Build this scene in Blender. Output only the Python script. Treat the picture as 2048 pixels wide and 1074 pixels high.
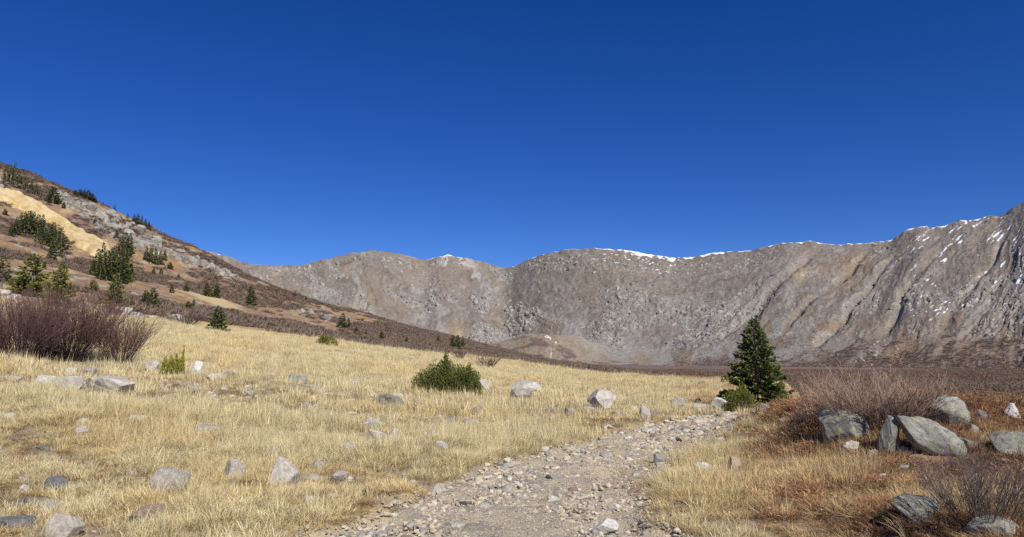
import bpy, math, random
import numpy as np

# ------------------------------------------------------------------ camera, sky, sun, exposure
scene = bpy.context.scene
for o in list(bpy.data.objects):
    bpy.data.objects.remove(o)
COL = scene.collection
EYE = 1.6
FPX = 1450.0                      # focal length in photo pixels (2048 wide)
PITCH = math.atan(183.0 / FPX)
cam_d = bpy.data.cameras.new('camera'); cam = bpy.data.objects.new('camera', cam_d); COL.objects.link(cam)
cam.location = (0, 0, EYE); cam.rotation_euler = (math.pi / 2 + PITCH, 0, 0)
cam_d.sensor_width = 36; cam_d.lens = 36 * FPX / 2048; cam_d.clip_start = 0.1; cam_d.clip_end = 20000
scene.camera = cam

SUN_AZ, SUN_EL = 151.0, 42.0      # degrees clockwise from the view direction, above the horizon
world = bpy.data.worlds.new('World'); scene.world = world; world.use_nodes = True
nt = world.node_tree; nt.nodes.clear()
sky = nt.nodes.new('ShaderNodeTexSky'); sky.sky_type = 'NISHITA'; sky.sun_disc = False
sky.sun_elevation = math.radians(SUN_EL); sky.sun_rotation = math.radians(SUN_AZ)
sky.altitude = 3600; sky.air_density = 1.0; sky.dust_density = 0.0; sky.ozone_density = 4.0
hs = nt.nodes.new('ShaderNodeHueSaturation'); hs.inputs['Saturation'].default_value = 1.3; hs.inputs['Hue'].default_value = 0.519
bg = nt.nodes.new('ShaderNodeBackground'); bg.inputs['Strength'].default_value = 0.093
wo = nt.nodes.new('ShaderNodeOutputWorld')
nt.links.new(sky.outputs[0], hs.inputs['Color']); nt.links.new(hs.outputs[0], bg.inputs[0]); nt.links.new(bg.outputs[0], wo.inputs[0])

sun_d = bpy.data.lights.new('sun', 'SUN'); sun_d.energy = 5.0; sun_d.angle = math.radians(0.53); sun_d.color = (1.0, 0.955, 0.88)
sun = bpy.data.objects.new('sun', sun_d); COL.objects.link(sun); sun.location = (60, -40, 80)
sun.rotation_euler = (math.radians(90 - SUN_EL), 0, math.radians(180 - SUN_AZ))
scene.view_settings.view_transform = 'Standard'; scene.view_settings.look = 'None'
scene.view_settings.exposure = 0.2; scene.view_settings.gamma = 1.0
scene.cycles.use_denoising = False
scene.cycles.max_bounces = 6; scene.cycles.transparent_max_bounces = 4

# ------------------------------------------------------------------ numeric helpers
rng = np.random.default_rng(7)
_P = np.random.default_rng(3).permutation(256); _P = np.concatenate([_P, _P, _P])
_G = np.random.default_rng(5).uniform(-1, 1, 256)

def vnoise(x, y, seed=0):
    """value noise, about -1..1"""
    x = np.asarray(x, float) + seed * 17.31; y = np.asarray(y, float) + seed * 9.77
    xi = np.floor(x).astype(int); yi = np.floor(y).astype(int)
    fx = x - xi; fy = y - yi
    fx = fx * fx * fx * (fx * (fx * 6 - 15) + 10); fy = fy * fy * fy * (fy * (fy * 6 - 15) + 10)
    a = xi & 255; b = yi & 255; a1 = (xi + 1) & 255; b1 = (yi + 1) & 255
    g = lambda i, j: _G[_P[_P[i] + j]]
    return (g(a, b) * (1 - fx) + g(a1, b) * fx) * (1 - fy) + (g(a, b1) * (1 - fx) + g(a1, b1) * fx) * fy

def fbm(x, y, octs=4, seed=0, gain=.5):
    s = 0; amp = 1.0; n = 0
    for k in range(octs):
        s = s + amp * vnoise(x * 2 ** k, y * 2 ** k, seed + k); n += amp; amp *= gain
    return s / n * 1.6

def ridged(x, y, octs=4, seed=0, gain=.55):
    s = 0; amp = 1.0; n = 0
    for k in range(octs):
        s = s + amp * (1 - np.abs(vnoise(x * 2 ** k, y * 2 ** k, seed + k)) * 2); n += amp; amp *= gain
    return s / n

def sstep(a, b, x):
    t = np.clip((np.asarray(x, float) - a) / (b - a), 0, 1); return t * t * (3 - 2 * t)

def ray(px, py):
    """photo pixel -> (u, t): direction (u, 1, t)"""
    dx = (np.asarray(px, float) - 1024) / FPX; dy = (537 - np.asarray(py, float)) / FPX
    c, s = math.cos(PITCH), math.sin(PITCH)
    den = c - dy * s
    return dx / den, (s + dy * c) / den

def smooth(a, k):
    if k < 1: return a
    w = np.exp(-0.5 * (np.arange(-3 * k, 3 * k + 1) / k) ** 2); w /= w.sum()
    return np.convolve(np.pad(a, 3 * k, mode='edge'), w, mode='valid')

UT = np.linspace(-2.2, 2.2, 1761)          # table of columns for the terrain curves
def curve(pts, sm=12):
    """pts: [(px, py)] -> t over UT"""
    p = np.array(pts, float); u, t = ray(p[:, 0], p[:, 1])
    return smooth(np.interp(UT, u, t), sm)
def vals(pts, sm=12):
    p = np.array(pts, float); u, _ = ray(p[:, 0], 600 + 0 * p[:, 0])
    return smooth(np.interp(UT, u, p[:, 1]), sm)

# ------------------------------------------------------------------ terrain height
def softplus(x, k): return np.logaddexp(0, x / k) * k
def near(X, Y):
    rise = softplus(-0.115 * X + 0.034 * (Y - 20), 0.35) - softplus(np.array(-0.034 * 20.), 0.35)
    berm = 0.55 * np.exp(-((X - 9.5) / 4.0) ** 2 - ((Y - 13.5) / 3.6) ** 2) + 0.25 * np.exp(-((X - 5.6) / 1.3) ** 2 - ((Y - 15.5) / 2.5) ** 2)
    drop = 0.2 * np.maximum(0, Y - 16.5) / (1 + np.exp(-(X - 0.41 * Y) / 0.8))
    berm = berm + .3 * sstep(.3, 2.4, X - (.3 + .27 * Y)) * (1 - sstep(15, 20, Y)) * sstep(2, 5, Y)
    return rise + berm - np.minimum(drop, 10)

SKY = [(-900, -120), (-400, 130), (-200, 232), (0, 338), (60, 356), (100, 374), (150, 392), (200, 414), (280, 452), (340, 484), (430, 525), (500, 563), (560, 586),
       (640, 610), (800, 652), (900, 675), (1000, 700), (1150, 731), (1300, 741), (1440, 741), (2048, 741), (3000, 741)]
rows = []
tA = None
yB = vals([(-900, 80), (3000, 80)]); 
tB = curve([(-900, 380), (-300, 520), (0, 582), (150, 602), (300, 634), (450, 660), (640, 688), (900, 716), (1000, 728), (1200, 772), (1440, 815), (1600, 850), (2048, 858), (3000, 858)], 20)
tC = curve([(-900, 200), (-300, 455), (0, 556), (200, 592), (400, 634), (600, 668), (800, 697), (1000, 722), (1200, 755), (1400, 792), (1600, 815), (2048, 815), (3000, 815)], 30)
tD = curve([(-900, 0), (-300, 290), (0, 432), (200, 500), (400, 576), (600, 634), (800, 677), (1000, 711), (1200, 745), (1400, 757), (1600, 761), (2048, 761), (3000, 761)], 30)
tE = curve(SKY, 4)
yE = vals([(-900, 380), (0, 420), (200, 400), (340, 430), (500, 480), (640, 520), (900, 600), (3000, 600)], 20)
zE = EYE + tE * yE
RY = np.stack([0 * UT + 62, 0 * UT + 80, 0 * UT + 130, 0 * UT + 285, yE, yE + 110, 0 * UT + 1000, 0 * UT + 2200])
RZ = np.stack([near(UT * 62, 0 * UT + 62), EYE + tB * 80, EYE + tC * 130, EYE + tD * 285, zE, zE - np.clip(zE + 7, 0, None) * 0.25 - 1.0, np.minimum(zE * 0.2 - 7, -7) * 0 - 7.6, 0 * UT - 8.0])

def terrain(X, Y, detail=True):
    X = np.asarray(X, float); Y = np.asarray(Y, float)
    zn = near(X, np.minimum(Y, 62.0 + 0 * Y))
    u = np.clip(X / np.maximum(Y, 1.0), -2.19, 2.19)
    fi = (u + 2.2) / 4.4 * (len(UT) - 1); i0 = np.clip(np.floor(fi).astype(int), 0, len(UT) - 2); f = fi - i0
    L = lambda tab: tab[i0] * (1 - f) + tab[i0 + 1] * f
    ys = [L(r) for r in RY]; zs = [L(r) for r in RZ]
    z = zn.copy()
    m = []
    n = len(ys)
    for k in range(n):
        if k == 0: m.append((zs[1] - zs[0]) / (ys[1] - ys[0]))
        elif k == n - 1: m.append((zs[k] - zs[k - 1]) / (ys[k] - ys[k - 1]))
        else:
            d0 = (zs[k] - zs[k - 1]) / (ys[k] - ys[k - 1]); d1 = (zs[k + 1] - zs[k]) / (ys[k + 1] - ys[k])
            m.append(np.where(d0 * d1 > 0, 2 * d0 * d1 / (d0 + d1 + 1e-12 * np.sign(d0 + d1 + 1e-30)), 0.0))
    for k in range(n - 1):
        sel = (Y >= ys[k]) & (Y <= ys[k + 1] + (1e9 if k == n - 2 else 0))
        h = ys[k + 1] - ys[k]; t = np.clip((Y - ys[k]) / h, 0, 1)
        v = (2 * t**3 - 3 * t**2 + 1) * zs[k] + (t**3 - 2 * t**2 + t) * h * m[k] + (-2 * t**3 + 3 * t**2) * zs[k + 1] + (t**3 - t**2) * h * m[k + 1]
        z = np.where(sel, v, z)
    if detail:
        w = sstep(60, 140, Y) * sstep(0.62, 0.1, u)
        z = z + w * (0.9 * fbm(X / 28, Y / 40, 4, 11) + 0.3 * fbm(X / 6, Y / 7, 3, 12))
        wn = 1 - sstep(70, 120, Y)
        tm = track_mask(X, Y)
        z = z + wn * ((1 - .7 * tm) * (0.16 * fbm(X / 4.5, Y / 4.5, 3, 21) + 0.05 * fbm(X / .7, Y / .7, 3, 22)) + tm * 0.02 * fbm(X / .35, Y / .35, 3, 23))
        z = z - 0.07 * tm
    return z

def march(px, py, detail=True, ymax=900.0):
    """first hit of photo pixels with the terrain -> X, Y, Z (skyline where the ray misses)"""
    u, t = ray(np.atleast_1d(px), np.atleast_1d(py))
    Ys = np.geomspace(3.0, ymax, 200)
    Yg = np.broadcast_to(Ys, (len(u), len(Ys))); Xg = u[:, None] * Yg
    d = terrain(Xg, Yg, False) - (EYE + t[:, None] * Yg)
    hit = d >= 0
    i = np.where(hit.any(1), hit.argmax(1), -1)
    Y = np.zeros(len(u))
    for k in range(len(u)):
        if i[k] > 0:
            a, b = d[k, i[k] - 1], d[k, i[k]]; q = -a / (b - a + 1e-12)
            Y[k] = Ys[i[k] - 1] * (1 - q) + Ys[i[k]] * q
        elif i[k] == 0: Y[k] = Ys[0]
        else: Y[k] = np.interp(u[k], UT, yE) - 2
    X = u * Y
    return X, Y, terrain(X, Y, detail)

# the dirt track: edges as X over Y
_TL = np.array([(500, 1120), (600, 1074), (750, 1018), (880, 966), (1000, 922), (1100, 890), (1220, 858), (1330, 841), (1420, 833)], float)
_TR = np.array([(1440, 1120), (1380, 1074), (1300, 1010), (1312, 955), (1380, 903), (1440, 872), (1485, 850), (1505, 838)], float)
def track_mask(X, Y): return np.zeros_like(np.asarray(X, float))
def _edge(P):
    u, t = ray(P[:, 0], P[:, 1]); Y = -EYE / t
    for _ in range(20): Y = (near(u * Y, Y) - EYE) / t
    o = np.argsort(Y); return (u * Y)[o], Y[o]
_lx, _ly = _edge(_TL); _rx, _ry = _edge(_TR)
def _ext(x, y, Y):
    v = np.interp(Y, y, x)
    lo = Y < y[0]; v = np.where(lo, x[0] + (Y - y[0]) * 0.12, v)
    hi = Y > y[-1]; v = np.where(hi, x[-1] + (Y - y[-1]) * 0.36, v)
    return v
def track_lr(Y): return _ext(_lx, _ly, Y), _ext(_rx, _ry, Y)
def track_mask(X, Y):
    X = np.asarray(X, float); Y = np.asarray(Y, float)
    l, r = track_lr(Y)
    wob = 0.22 * fbm(X / .9, Y / .9, 3, 31)
    d = np.minimum(X - l, r - X) + wob
    return sstep(-0.12, 0.3, d) * (1 - sstep(23, 27, Y)) * sstep(-8, -4, Y)

# ------------------------------------------------------------------ mesh + material helpers
def mesh_np(name, V, F, mat=None, smooth_=True, attrs=None):
    """V (n,3), F (m,3|4) int -> mesh; attrs {name: (n,3) colour or (n,) float}"""
    me = bpy.data.meshes.new(name)
    V = np.asarray(V, np.float32); F = np.asarray(F, np.int32)
    k = F.shape[1]
    me.vertices.add(len(V)); me.vertices.foreach_set('co', V.ravel())
    me.loops.add(F.size); me.loops.foreach_set('vertex_index', F.ravel())
    me.polygons.add(len(F)); me.polygons.foreach_set('loop_start', np.arange(0, F.size, k, dtype=np.int32))
    me.update(calc_edges=True); me.validate()
    me.polygons.foreach_set('use_smooth', np.full(len(me.polygons), smooth_))
    for an, a in (attrs or {}).items():
        a = np.asarray(a, np.float32)
        if a.ndim == 1:
            at = me.attributes.new(an, 'FLOAT', 'POINT'); at.data.foreach_set('value', a)
        else:
            at = me.attributes.new(an, 'FLOAT_COLOR', 'POINT')
            at.data.foreach_set('color', np.concatenate([a, np.ones((len(a), 1), np.float32)], 1).ravel())
    if mat: me.materials.append(mat)
    return me

def link(name, data, parent=None, label=None, cat=None, group=None, kind=None):
    o = bpy.data.objects.new(name, data); COL.objects.link(o)
    if parent: o.parent = parent
    for k, v in (('label', label), ('category', cat), ('group', group), ('kind', kind)):
        if v: o[k] = v
    return o

def grid_faces(nr, nc):
    i = np.arange((nr - 1) * (nc - 1)); r = i // (nc - 1); c = i % (nc - 1); a = r * nc + c
    return np.stack([a, a + 1, a + nc + 1, a + nc], 1)

class N:
    """tiny node helper"""
    def __init__(s, name):
        s.m = bpy.data.materials.new(name); s.m.use_nodes = True
        s.t = s.m.node_tree; s.t.nodes.clear()
        s.out = s.t.nodes.new('ShaderNodeOutputMaterial'); s.b = s.t.nodes.new('ShaderNodeBsdfPrincipled')
        s.t.links.new(s.b.outputs[0], s.out.inputs[0])
        s.b.inputs['Roughness'].default_value = 0.9; s.b.inputs['Specular IOR Level'].default_value = 0.2
    def n(s, typ, **kw):
        nd = s.t.nodes.new(typ)
        for k, v in kw.items():
            if k.startswith('i_'):
                key = k[2:]; key = int(key) if key.isdigit() else key
                nd.inputs[key].default_value = v
            else: setattr(nd, k, v)
        return nd
    def l(s, a, b): s.t.links.new(a, b)
    def noise(s, scale, detail=5, rough=.6, vec=None):
        nd = s.n('ShaderNodeTexNoise'); nd.inputs['Scale'].default_value = scale; nd.inputs['Detail'].default_value = detail; nd.inputs['Roughness'].default_value = rough
        if vec is not None: s.l(vec, nd.inputs['Vector'])
        return nd.outputs['Fac']
    def ramp(s, fac, stops):
        nd = s.n('ShaderNodeValToRGB'); e = nd.color_ramp.elements
        while len(e) > 2: e.remove(e[-1])
        for k, (p, c) in enumerate(stops):
            if k >= 2: e.new(p)
            e[k].position = p; e[k].color = (*c, 1) if len(c) == 3 else c
        s.l(fac, nd.inputs[0]); return nd.outputs[0]
    def mix(s, fac, a, b, mode='MIX'):
        nd = s.n('ShaderNodeMix', data_type='RGBA', blend_type=mode)
        for v, sock in ((fac, nd.inputs[0]), (a, nd.inputs[6]), (b, nd.inputs[7])):
            if hasattr(v, 'links'): s.l(v, sock)
            else: sock.default_value = v if not isinstance(v, tuple) else (*v, 1)
        return nd.outputs[2]
    def bump(s, h, strength=.5, dist=.02):
        nd = s.n('ShaderNodeBump'); nd.inputs['Strength'].default_value = strength; nd.inputs['Distance'].default_value = dist
        s.l(h, nd.inputs['Height']); s.l(nd.outputs[0], s.b.inputs['Normal'])
    def attr(s, name, typ='GEOMETRY'):
        nd = s.n('ShaderNodeAttribute', attribute_name=name, attribute_type=typ); return nd
    def pos(s): return s.n('ShaderNodeNewGeometry').outputs['Position']
    def obj(s): return s.n('ShaderNodeTexCoord').outputs['Object']

def mat_terrain(name, scale1, scale2, bump_d, lo=.72, hi=1.25):
    k = N(name); p = k.pos()
    a = k.noise(scale1, 8, .7, p); b = k.noise(scale2, 4, .6, p)
    v = k.ramp(a, [(.3, (lo,) * 3), (.7, (hi,) * 3)])
    c = k.mix(1.0, k.attr('Col').outputs['Color'], v, 'MULTIPLY')
    v2 = k.ramp(b, [(.35, (.82, .8, .78)), (.65, (1.14, 1.15, 1.16))])
    c = k.mix(1.0, c, v2, 'MULTIPLY')
    k.l(c, k.b.inputs['Base Color']); k.bump(a, .8, bump_d)
    return k.m

def mat_tone(name, cols, trans=0.0, inst=False, rough=.75):
    """foliage: colour ramp over 'tone', optional per-instance tint"""
    k = N(name)
    c = k.ramp(k.attr('tone').outputs['Fac'], cols)
    if inst: c = k.mix(1.0, c, k.attr('tint', 'INSTANCER').outputs['Color'], 'MULTIPLY')
    k.l(c, k.b.inputs['Base Color']); k.b.inputs['Roughness'].default_value = rough
    if trans:
        tr = k.n('ShaderNodeBsdfTranslucent'); k.l(c, tr.inputs[0])
        mx = k.n('ShaderNodeMixShader'); mx.inputs[0].default_value = trans
        k.l(k.b.outputs[0], mx.inputs[1]); k.l(tr.outputs[0], mx.inputs[2]); k.l(mx.outputs[0], k.out.inputs[0])
    return k.m

def mat_rock(name, base, dark, lichen=None, amt=.5):
    k = N(name); o = k.obj()
    rnd = k.n('ShaderNodeObjectInfo').outputs['Random']
    off = k.n('ShaderNodeVectorMath', operation='ADD'); k.l(o, off.inputs[0])
    cmb = k.n('ShaderNodeCombineXYZ'); mul = k.n('ShaderNodeMath', operation='MULTIPLY', i_1=40.0); k.l(rnd, mul.inputs[0])
    k.l(mul.outputs[0], cmb.inputs[0]); k.l(cmb.outputs[0], off.inputs[1]); v = off.outputs[0]
    n1 = k.noise(2.2, 8, .65, v); n2 = k.noise(5, 10, .78, v); n3 = k.noise(45, 4, .7, v)
    c = k.mix(k.ramp(n2, [(.42, (0, 0, 0)), (.62, (1, 1, 1))]), dark, base)
    c = k.mix(k.ramp(n1, [(.38, (.0,) * 3), (.66, (.65,) * 3)]), c, tuple(min(1, x * 1.22) for x in base))
    c = k.mix(1.0, c, k.ramp(n3, [(.3, (.72,) * 3), (.7, (1.15,) * 3)]), 'MULTIPLY')
    c = k.mix(1.0, c, k.ramp(n1, [(.478, (1,) * 3), (.49, (.35,) * 3), (.502, (1,) * 3)]), 'MULTIPLY')
    if lichen:
        n4 = k.noise(4.2, 9, .75, v)
        c = k.mix(k.ramp(n4, [(amt, (0,) * 3), (amt + .06, (.85,) * 3)]), c, lichen)
        n5 = k.noise(5.5, 9, .75, v)
        c = k.mix(k.ramp(n5, [(.56, (0,) * 3), (.62, (.9,) * 3)]), c, (.035, .035, .032))
    tone = k.n('ShaderNodeMapRange'); tone.inputs[3].default_value = .8; tone.inputs[4].default_value = 1.12; k.l(rnd, tone.inputs[0])
    sc = k.n('ShaderNodeVectorMath', operation='SCALE'); k.l(c, sc.inputs[0]); k.l(tone.outputs[0], sc.inputs['Scale'])
    k.l(sc.outputs[0], k.b.inputs['Base Color'])
    k.bump(n2, .6, .03)
    return k.m

# ------------------------------------------------------------------ meadow ground
def col(*c): return np.array(c, float)
def mixc(a, b, w): return a * (1 - w[..., None]) + b * w[..., None]

def red_zone(X, Y):
    """the rusty ground cover right of the track"""
    l, r = track_lr(Y)
    return sstep(0.3, 1.9, X - r + .9 * fbm(X / 1.6, Y / 1.6, 3, 41)) * (1 - sstep(16, 20, Y)) * sstep(-0.35, .25, fbm(X / 2.2, Y / 2.2, 3, 42) + .36)

def ground_color(X, Y):
    n = fbm(X / 1.3, Y / 1.3, 4, 51); n2 = fbm(X / .35, Y / .35, 3, 52)
    c = mixc(col(.36, .285, .165), col(.25, .205, .15), sstep(-.2, .5, n))
    c = mixc(c, col(.19, .16, .13), sstep(.15, .6, n2) * .8)
    far = sstep(16, 40, Y); c = mixc(c, col(.50, .41, .23), far * .85)
    c = mixc(c, col(.15, .075, .05), red_zone(X, Y) * .75)
    tm = track_mask(X, Y); c = mixc(c, col(.38, .32, .23), tm)
    return c

us = np.concatenate([np.linspace(-2.15, -.86, 50), np.linspace(-.85, .85, 560), np.linspace(.86, 2.15, 50)])
ysr = np.geomspace(2.4, 78, 250)
Yg, Ug = np.meshgrid(ysr, us, indexing='ij'); Xg = Ug * Yg
Zg = terrain(Xg, Yg)
V1 = np.stack([Xg, Yg, Zg], -1).reshape(-1, 3); F1 = grid_faces(*Yg.shape)
C1 = ground_color(Xg, Yg).reshape(-1, 3)
Yb, Xb = np.meshgrid(np.linspace(-60, 2.4, 60), np.linspace(-90, 90, 120), indexing='ij')
Zb = terrain(Xb, np.maximum(Yb, 0.01)) - .02
V2 = np.stack([Xb, Yb, Zb], -1).reshape(-1, 3); F2 = grid_faces(*Yb.shape) + len(V1)
M_ground = mat_terrain('meadow_soil', 9, 55, .02)
me = mesh_np('meadow_ground', np.concatenate([V1, V2]), np.concatenate([F1, F2]), M_ground, True, {'Col': np.concatenate([C1, ground_color(Xb, np.maximum(Yb, .01)).reshape(-1, 3)])})
link('meadow_ground', me, kind='structure', label='dry grassy meadow floor sloping up to the left')

# track sheet: slightly proud of the ground inside the wheel tracks, sinking under it at its ragged edges
ty = np.geomspace(2.0, 27.5, 300); tv = np.linspace(-.12, 1.12, 170)
Ty, Tv = np.meshgrid(ty, tv, indexing='ij'); l, r = track_lr(Ty); Tx = l + (r - l) * Tv
tm = track_mask(Tx, Ty)
Tz = terrain(Tx, Ty) + .02 - .09 * (1 - tm) + tm * (-.035 * np.maximum(np.exp(-((Tv - .24) / .1) ** 2), np.exp(-((Tv - .77) / .11) ** 2)) + .03 + .035 * fbm(Tx / .5, Ty / .5, 3, 61) + .012 * fbm(Tx / .12, Ty / .12, 3, 62))
n = fbm(Tx / .8, Ty / .8, 4, 63); n2 = fbm(Tx / .16, Ty / .16, 3, 64)
tc = mixc(col(.5, .42, .295), col(.42, .36, .27), sstep(-.3, .4, n)); tc = mixc(tc, col(.27, .24, .2), sstep(.2, .6, n2) * .8)
sandy = sstep(.62, .8, Tv) * sstep(8, 10, Ty) * (1 - sstep(14, 18, Ty)); tc = mixc(tc, col(.40, .31, .2), sandy * .8)
sandy2 = (1 - sstep(.08, .25, Tv)) * sstep(10, 12, Ty); tc = mixc(tc, col(.45, .36, .2), sandy2 * .8)
me = mesh_np('dirt_track', np.stack([Tx, Ty, Tz], -1).reshape(-1, 3), grid_faces(*Ty.shape), mat_terrain('track_dirt', 30, 130, .05, .66, 1.3), True, {'Col': tc.reshape(-1, 3)})
link('dirt_track', me, kind='structure', label='stony dirt track curving over the rise')

# ------------------------------------------------------------------ hillside + valley floor (60 m .. 2 km)
us = np.concatenate([np.linspace(-1.9, -.8, 90), np.linspace(-.79, .79, 700), np.linspace(.8, 1.9, 90)])
ysr = np.concatenate([np.geomspace(66, 640, 240), np.geomspace(660, 2200, 40)])
Yg, Ug = np.meshgrid(ysr, us, indexing='ij'); Xg = Ug * Yg
Zg = terrain(Xg, Yg) - .25 * (1 - sstep(66, 80, Yg))
PXg = Ug * FPX + 1024

def willow_density(X, Y):
    """0..1 cover of leafless willow on hillside and valley floor"""
    u = X / Y; P = u * FPX + 1024
    band = fbm(X / 16, Y / 75, 4, 71) + .35 * fbm(X / 6, Y / 14, 3, 72)
    hill = sstep(-.34, .06, band + .04 + .25 * sstep(300, 900, P))
    top = 1.0
    foot = sstep(86, 112, Y + 14 * fbm(X / 14, Y / 14, 2, 73))
    d = hill * top * foot
    floor = sstep(900, 1200, P)
    d = np.maximum(d, floor * sstep(-.4, .15, fbm(X / 22, Y / 45, 4, 74) + .06) * sstep(70, 95, Y) * (1 - sstep(590, 680, Y)))
    return d
n1 = fbm(Xg / 14, Yg / 40, 4, 81); n2 = fbm(Xg / 5, Yg / 9, 3, 82)
hc = mixc(col(.31, .195, .10), col(.25, .165, .10), sstep(-.3, .4, n1))
hc = mixc(hc, col(.42, .32, .17), sstep(.2, .6, n2) * .7); hc = mixc(hc, col(.16, .115, .085), sstep(.1, .5, fbm(Xg / 2.2, Yg / 3.5, 4, 84)) * .7); hc = mixc(hc, col(.36, .33, .29), sstep(.55, .7, fbm(Xg / 3, Yg / 4, 3, 85)) * .8)
hc = mixc(hc, col(.17, .115, .095), willow_density(Xg, Yg) * .75)
straw = (1 - sstep(84, 118, Yg + 16 * n1)) * (1 - sstep(900, 1000, PXg)); hc = mixc(hc, col(.45, .34, .16), straw)
# pale path of bare grass slanting over the lower slope
for (p0, p1, wd) in (((345, 575), (560, 650), 5), ((395, 580), (470, 622), 3)):
    X2, Y2, _ = march(np.linspace(p0[0], p1[0], 24), np.linspace(p0[1], p1[1], 24), False)
    dd = np.full(Xg.shape, 1e9)
    for a, b in zip(X2, Y2): dd = np.minimum(dd, np.hypot(Xg - a, (Yg - b) * .5))
    hc = mixc(hc, col(.46, .36, .2), (1 - sstep(wd * .5, wd * 1.4, dd + 1.5 * n2)) * .9)
redfl = sstep(1050, 1500, PXg) * sstep(-.2, .4, fbm(Xg / 30, Yg / 60, 3, 83) + .1); hc = mixc(hc, col(.17, .075, .06), redfl * .35); hc = mixc(hc, col(.16, .115, .098), sstep(1000, 1150, PXg) * sstep(480, 560, Yg) * .9)
me = mesh_np('hillside', np.stack([Xg, Yg, Zg], -1).reshape(-1, 3), grid_faces(*Yg.shape), mat_terrain('hillside_ground', .9, 6, .15), True, {'Col': hc.reshape(-1, 3)})
link('hillside', me, kind='structure', label='shrubby hillside falling from the left to the flat valley floor')

# ------------------------------------------------------------------ mountains
RIDGE = [(-900, 200), (-400, 300), (-100, 372), (0, 362), (40, 356), (72, 349), (100, 366), (130, 385), (200, 425), (300, 466), (340, 479), (370, 490), (400, 497), (450, 512), (500, 528), (550, 531), (600, 530), (650, 518), (700, 506), (750, 501), (790, 505), (820, 512),
         (845, 520), (862, 518), (878, 511), (900, 510), (930, 516), (970, 524), (1000, 535), (1025, 534), (1060, 518), (1100, 505), (1150, 498), (1200, 497), (1240, 499), (1280, 506), (1345, 516), (1385, 513), (1425, 506), (1500, 500),
         (1530, 493), (1570, 484), (1620, 483), (1680, 489), (1740, 487), (1785, 477), (1830, 453), (1880, 454), (1925, 440), (1960, 436), (2000, 430), (2048, 403), (2150, 372), (2300, 345), (2700, 330), (3200, 400)]
tR = curve(RIDGE, 2)
yR = vals([(-900, 2300), (0, 2500), (500, 2600), (850, 2500), (1000, 2600), (1150, 2150), (1400, 2000), (1600, 1780), (1830, 1640), (2048, 1500), (2400, 1100), (3200, 900)], 20)
yF = vals([(-900, 1200), (0, 1500), (500, 1850), (850, 1750), (1000, 1700), (1200, 1450), (1400, 1200), (1600, 980), (1830, 780), (2048, 660), (2400, 480), (3200, 300)], 30)
um = np.concatenate([np.linspace(-1.5, -.74, 70), np.linspace(-.735, .735, 1320), np.linspace(.74, 1.6, 80)])
sm_ = np.concatenate([np.linspace(-.12, 1, 330), np.array([1.02, 1.05, 1.1, 1.2, 1.35, 1.6])])
S, U = np.meshgrid(sm_, um, indexing='ij')
P = U * FPX + 1024
yr = np.interp(U, UT, yR); yf = np.interp(U, UT, yF); tr = np.interp(U, UT, tR)
zr = EYE + tr * yr
Y = yf + (yr - yf) * S
Sc = np.clip(S, 0, 1)
g = .42 * Sc + .86 * Sc**2 - .28 * Sc**4
Z = -9 + (zr + 9) * g
Z = np.where(S < 0, -9 + S * 40, Z)
Z = np.where(S > 1, zr - (S - 1) * (yr - yf) * .55, Z)
X = U * Y
shift = 270 * sstep(1080, 1600, P) - 70 * (1 - sstep(600, 1000, P))
warp = 26 * fbm(P / 130, Sc * 3, 3, 90) + 9 * fbm(P / 30, Sc * 9, 3, 89)
Q = P - shift * Sc + warp
env = sstep(0.0, .3, Sc) * (1 - .86 * sstep(.72, 1.0, Sc))
gul = ridged(Q / 150, Sc * 1.1, 2, 91); gul2 = ridged(Q / 46, Sc * 2.2, 3, 92)
amp = Y / 2000
Z += env * amp * (10 * (gul - .35) + 3.0 * (ridged(Q / 46, Sc * 4.5, 3, 92) - .3) + 1.3 * ridged(Q / 17, Sc * 9, 3, 190, .6))
# one deep couloir on each flank and the notch below the col
for (qc, wq, dep, lo, hi) in ((1015, 24, 15, .15, .98), (1395, 13, 9, .2, .98), (1490, 9, 11, .25, .98), (1575, 9, 12, .12, .85), (1350, 14, 6, .3, .9), (1690, 10, 9, .2, .8), (850, 14, 6, .3, .95), (1800, 9, 7, .2, .9)):
    k = np.exp(-((P - shift * Sc + .6 * warp - qc) / wq) ** 2) * sstep(lo, lo + .15, Sc) * (1 - sstep(hi - .2, hi, Sc))
    Z -= 1.0 * dep * k
crm = fbm(Q / 75, Sc * 5, 3, 93)
band = sstep(.14, .26, Sc) * (1 - sstep(.5, .75, Sc)) + .35 * sstep(.7, .85, Sc) * (1 - sstep(.95, 1, Sc))
crag = sstep(.0, .3, crm + .06 + .25 * np.exp(-((Q - 1015) / 60) ** 2) + .2 * np.exp(-((Q - 1330) / 60) ** 2)) * band
Z += crag * amp * (7 * ridged(Q / 12, Sc * 12, 4, 94, .65) - 2.2)
Z += sstep(.05, .3, Sc) * (1 - .7 * sstep(.9, 1, Sc)) * amp * (1.3 * fbm(P / 7, Sc * 30, 4, 96, .6))
Z += 2.4 * fbm(P / 14, 0 * P + 3.3, 3, 97) * sstep(.9, 1, Sc)
# grassy moraine mounds in the basin
mound = 52 * np.exp(-((P - 1075) / 75) ** 2 - ((S - .06) / .10) ** 2) + 30 * np.exp(-((P - 960) / 90) ** 2 - ((S - .05) / .10) ** 2) + 26 * np.exp(-((P - 1150) / 50) ** 2 - ((S - .13) / .07) ** 2)
Z += mound
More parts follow.
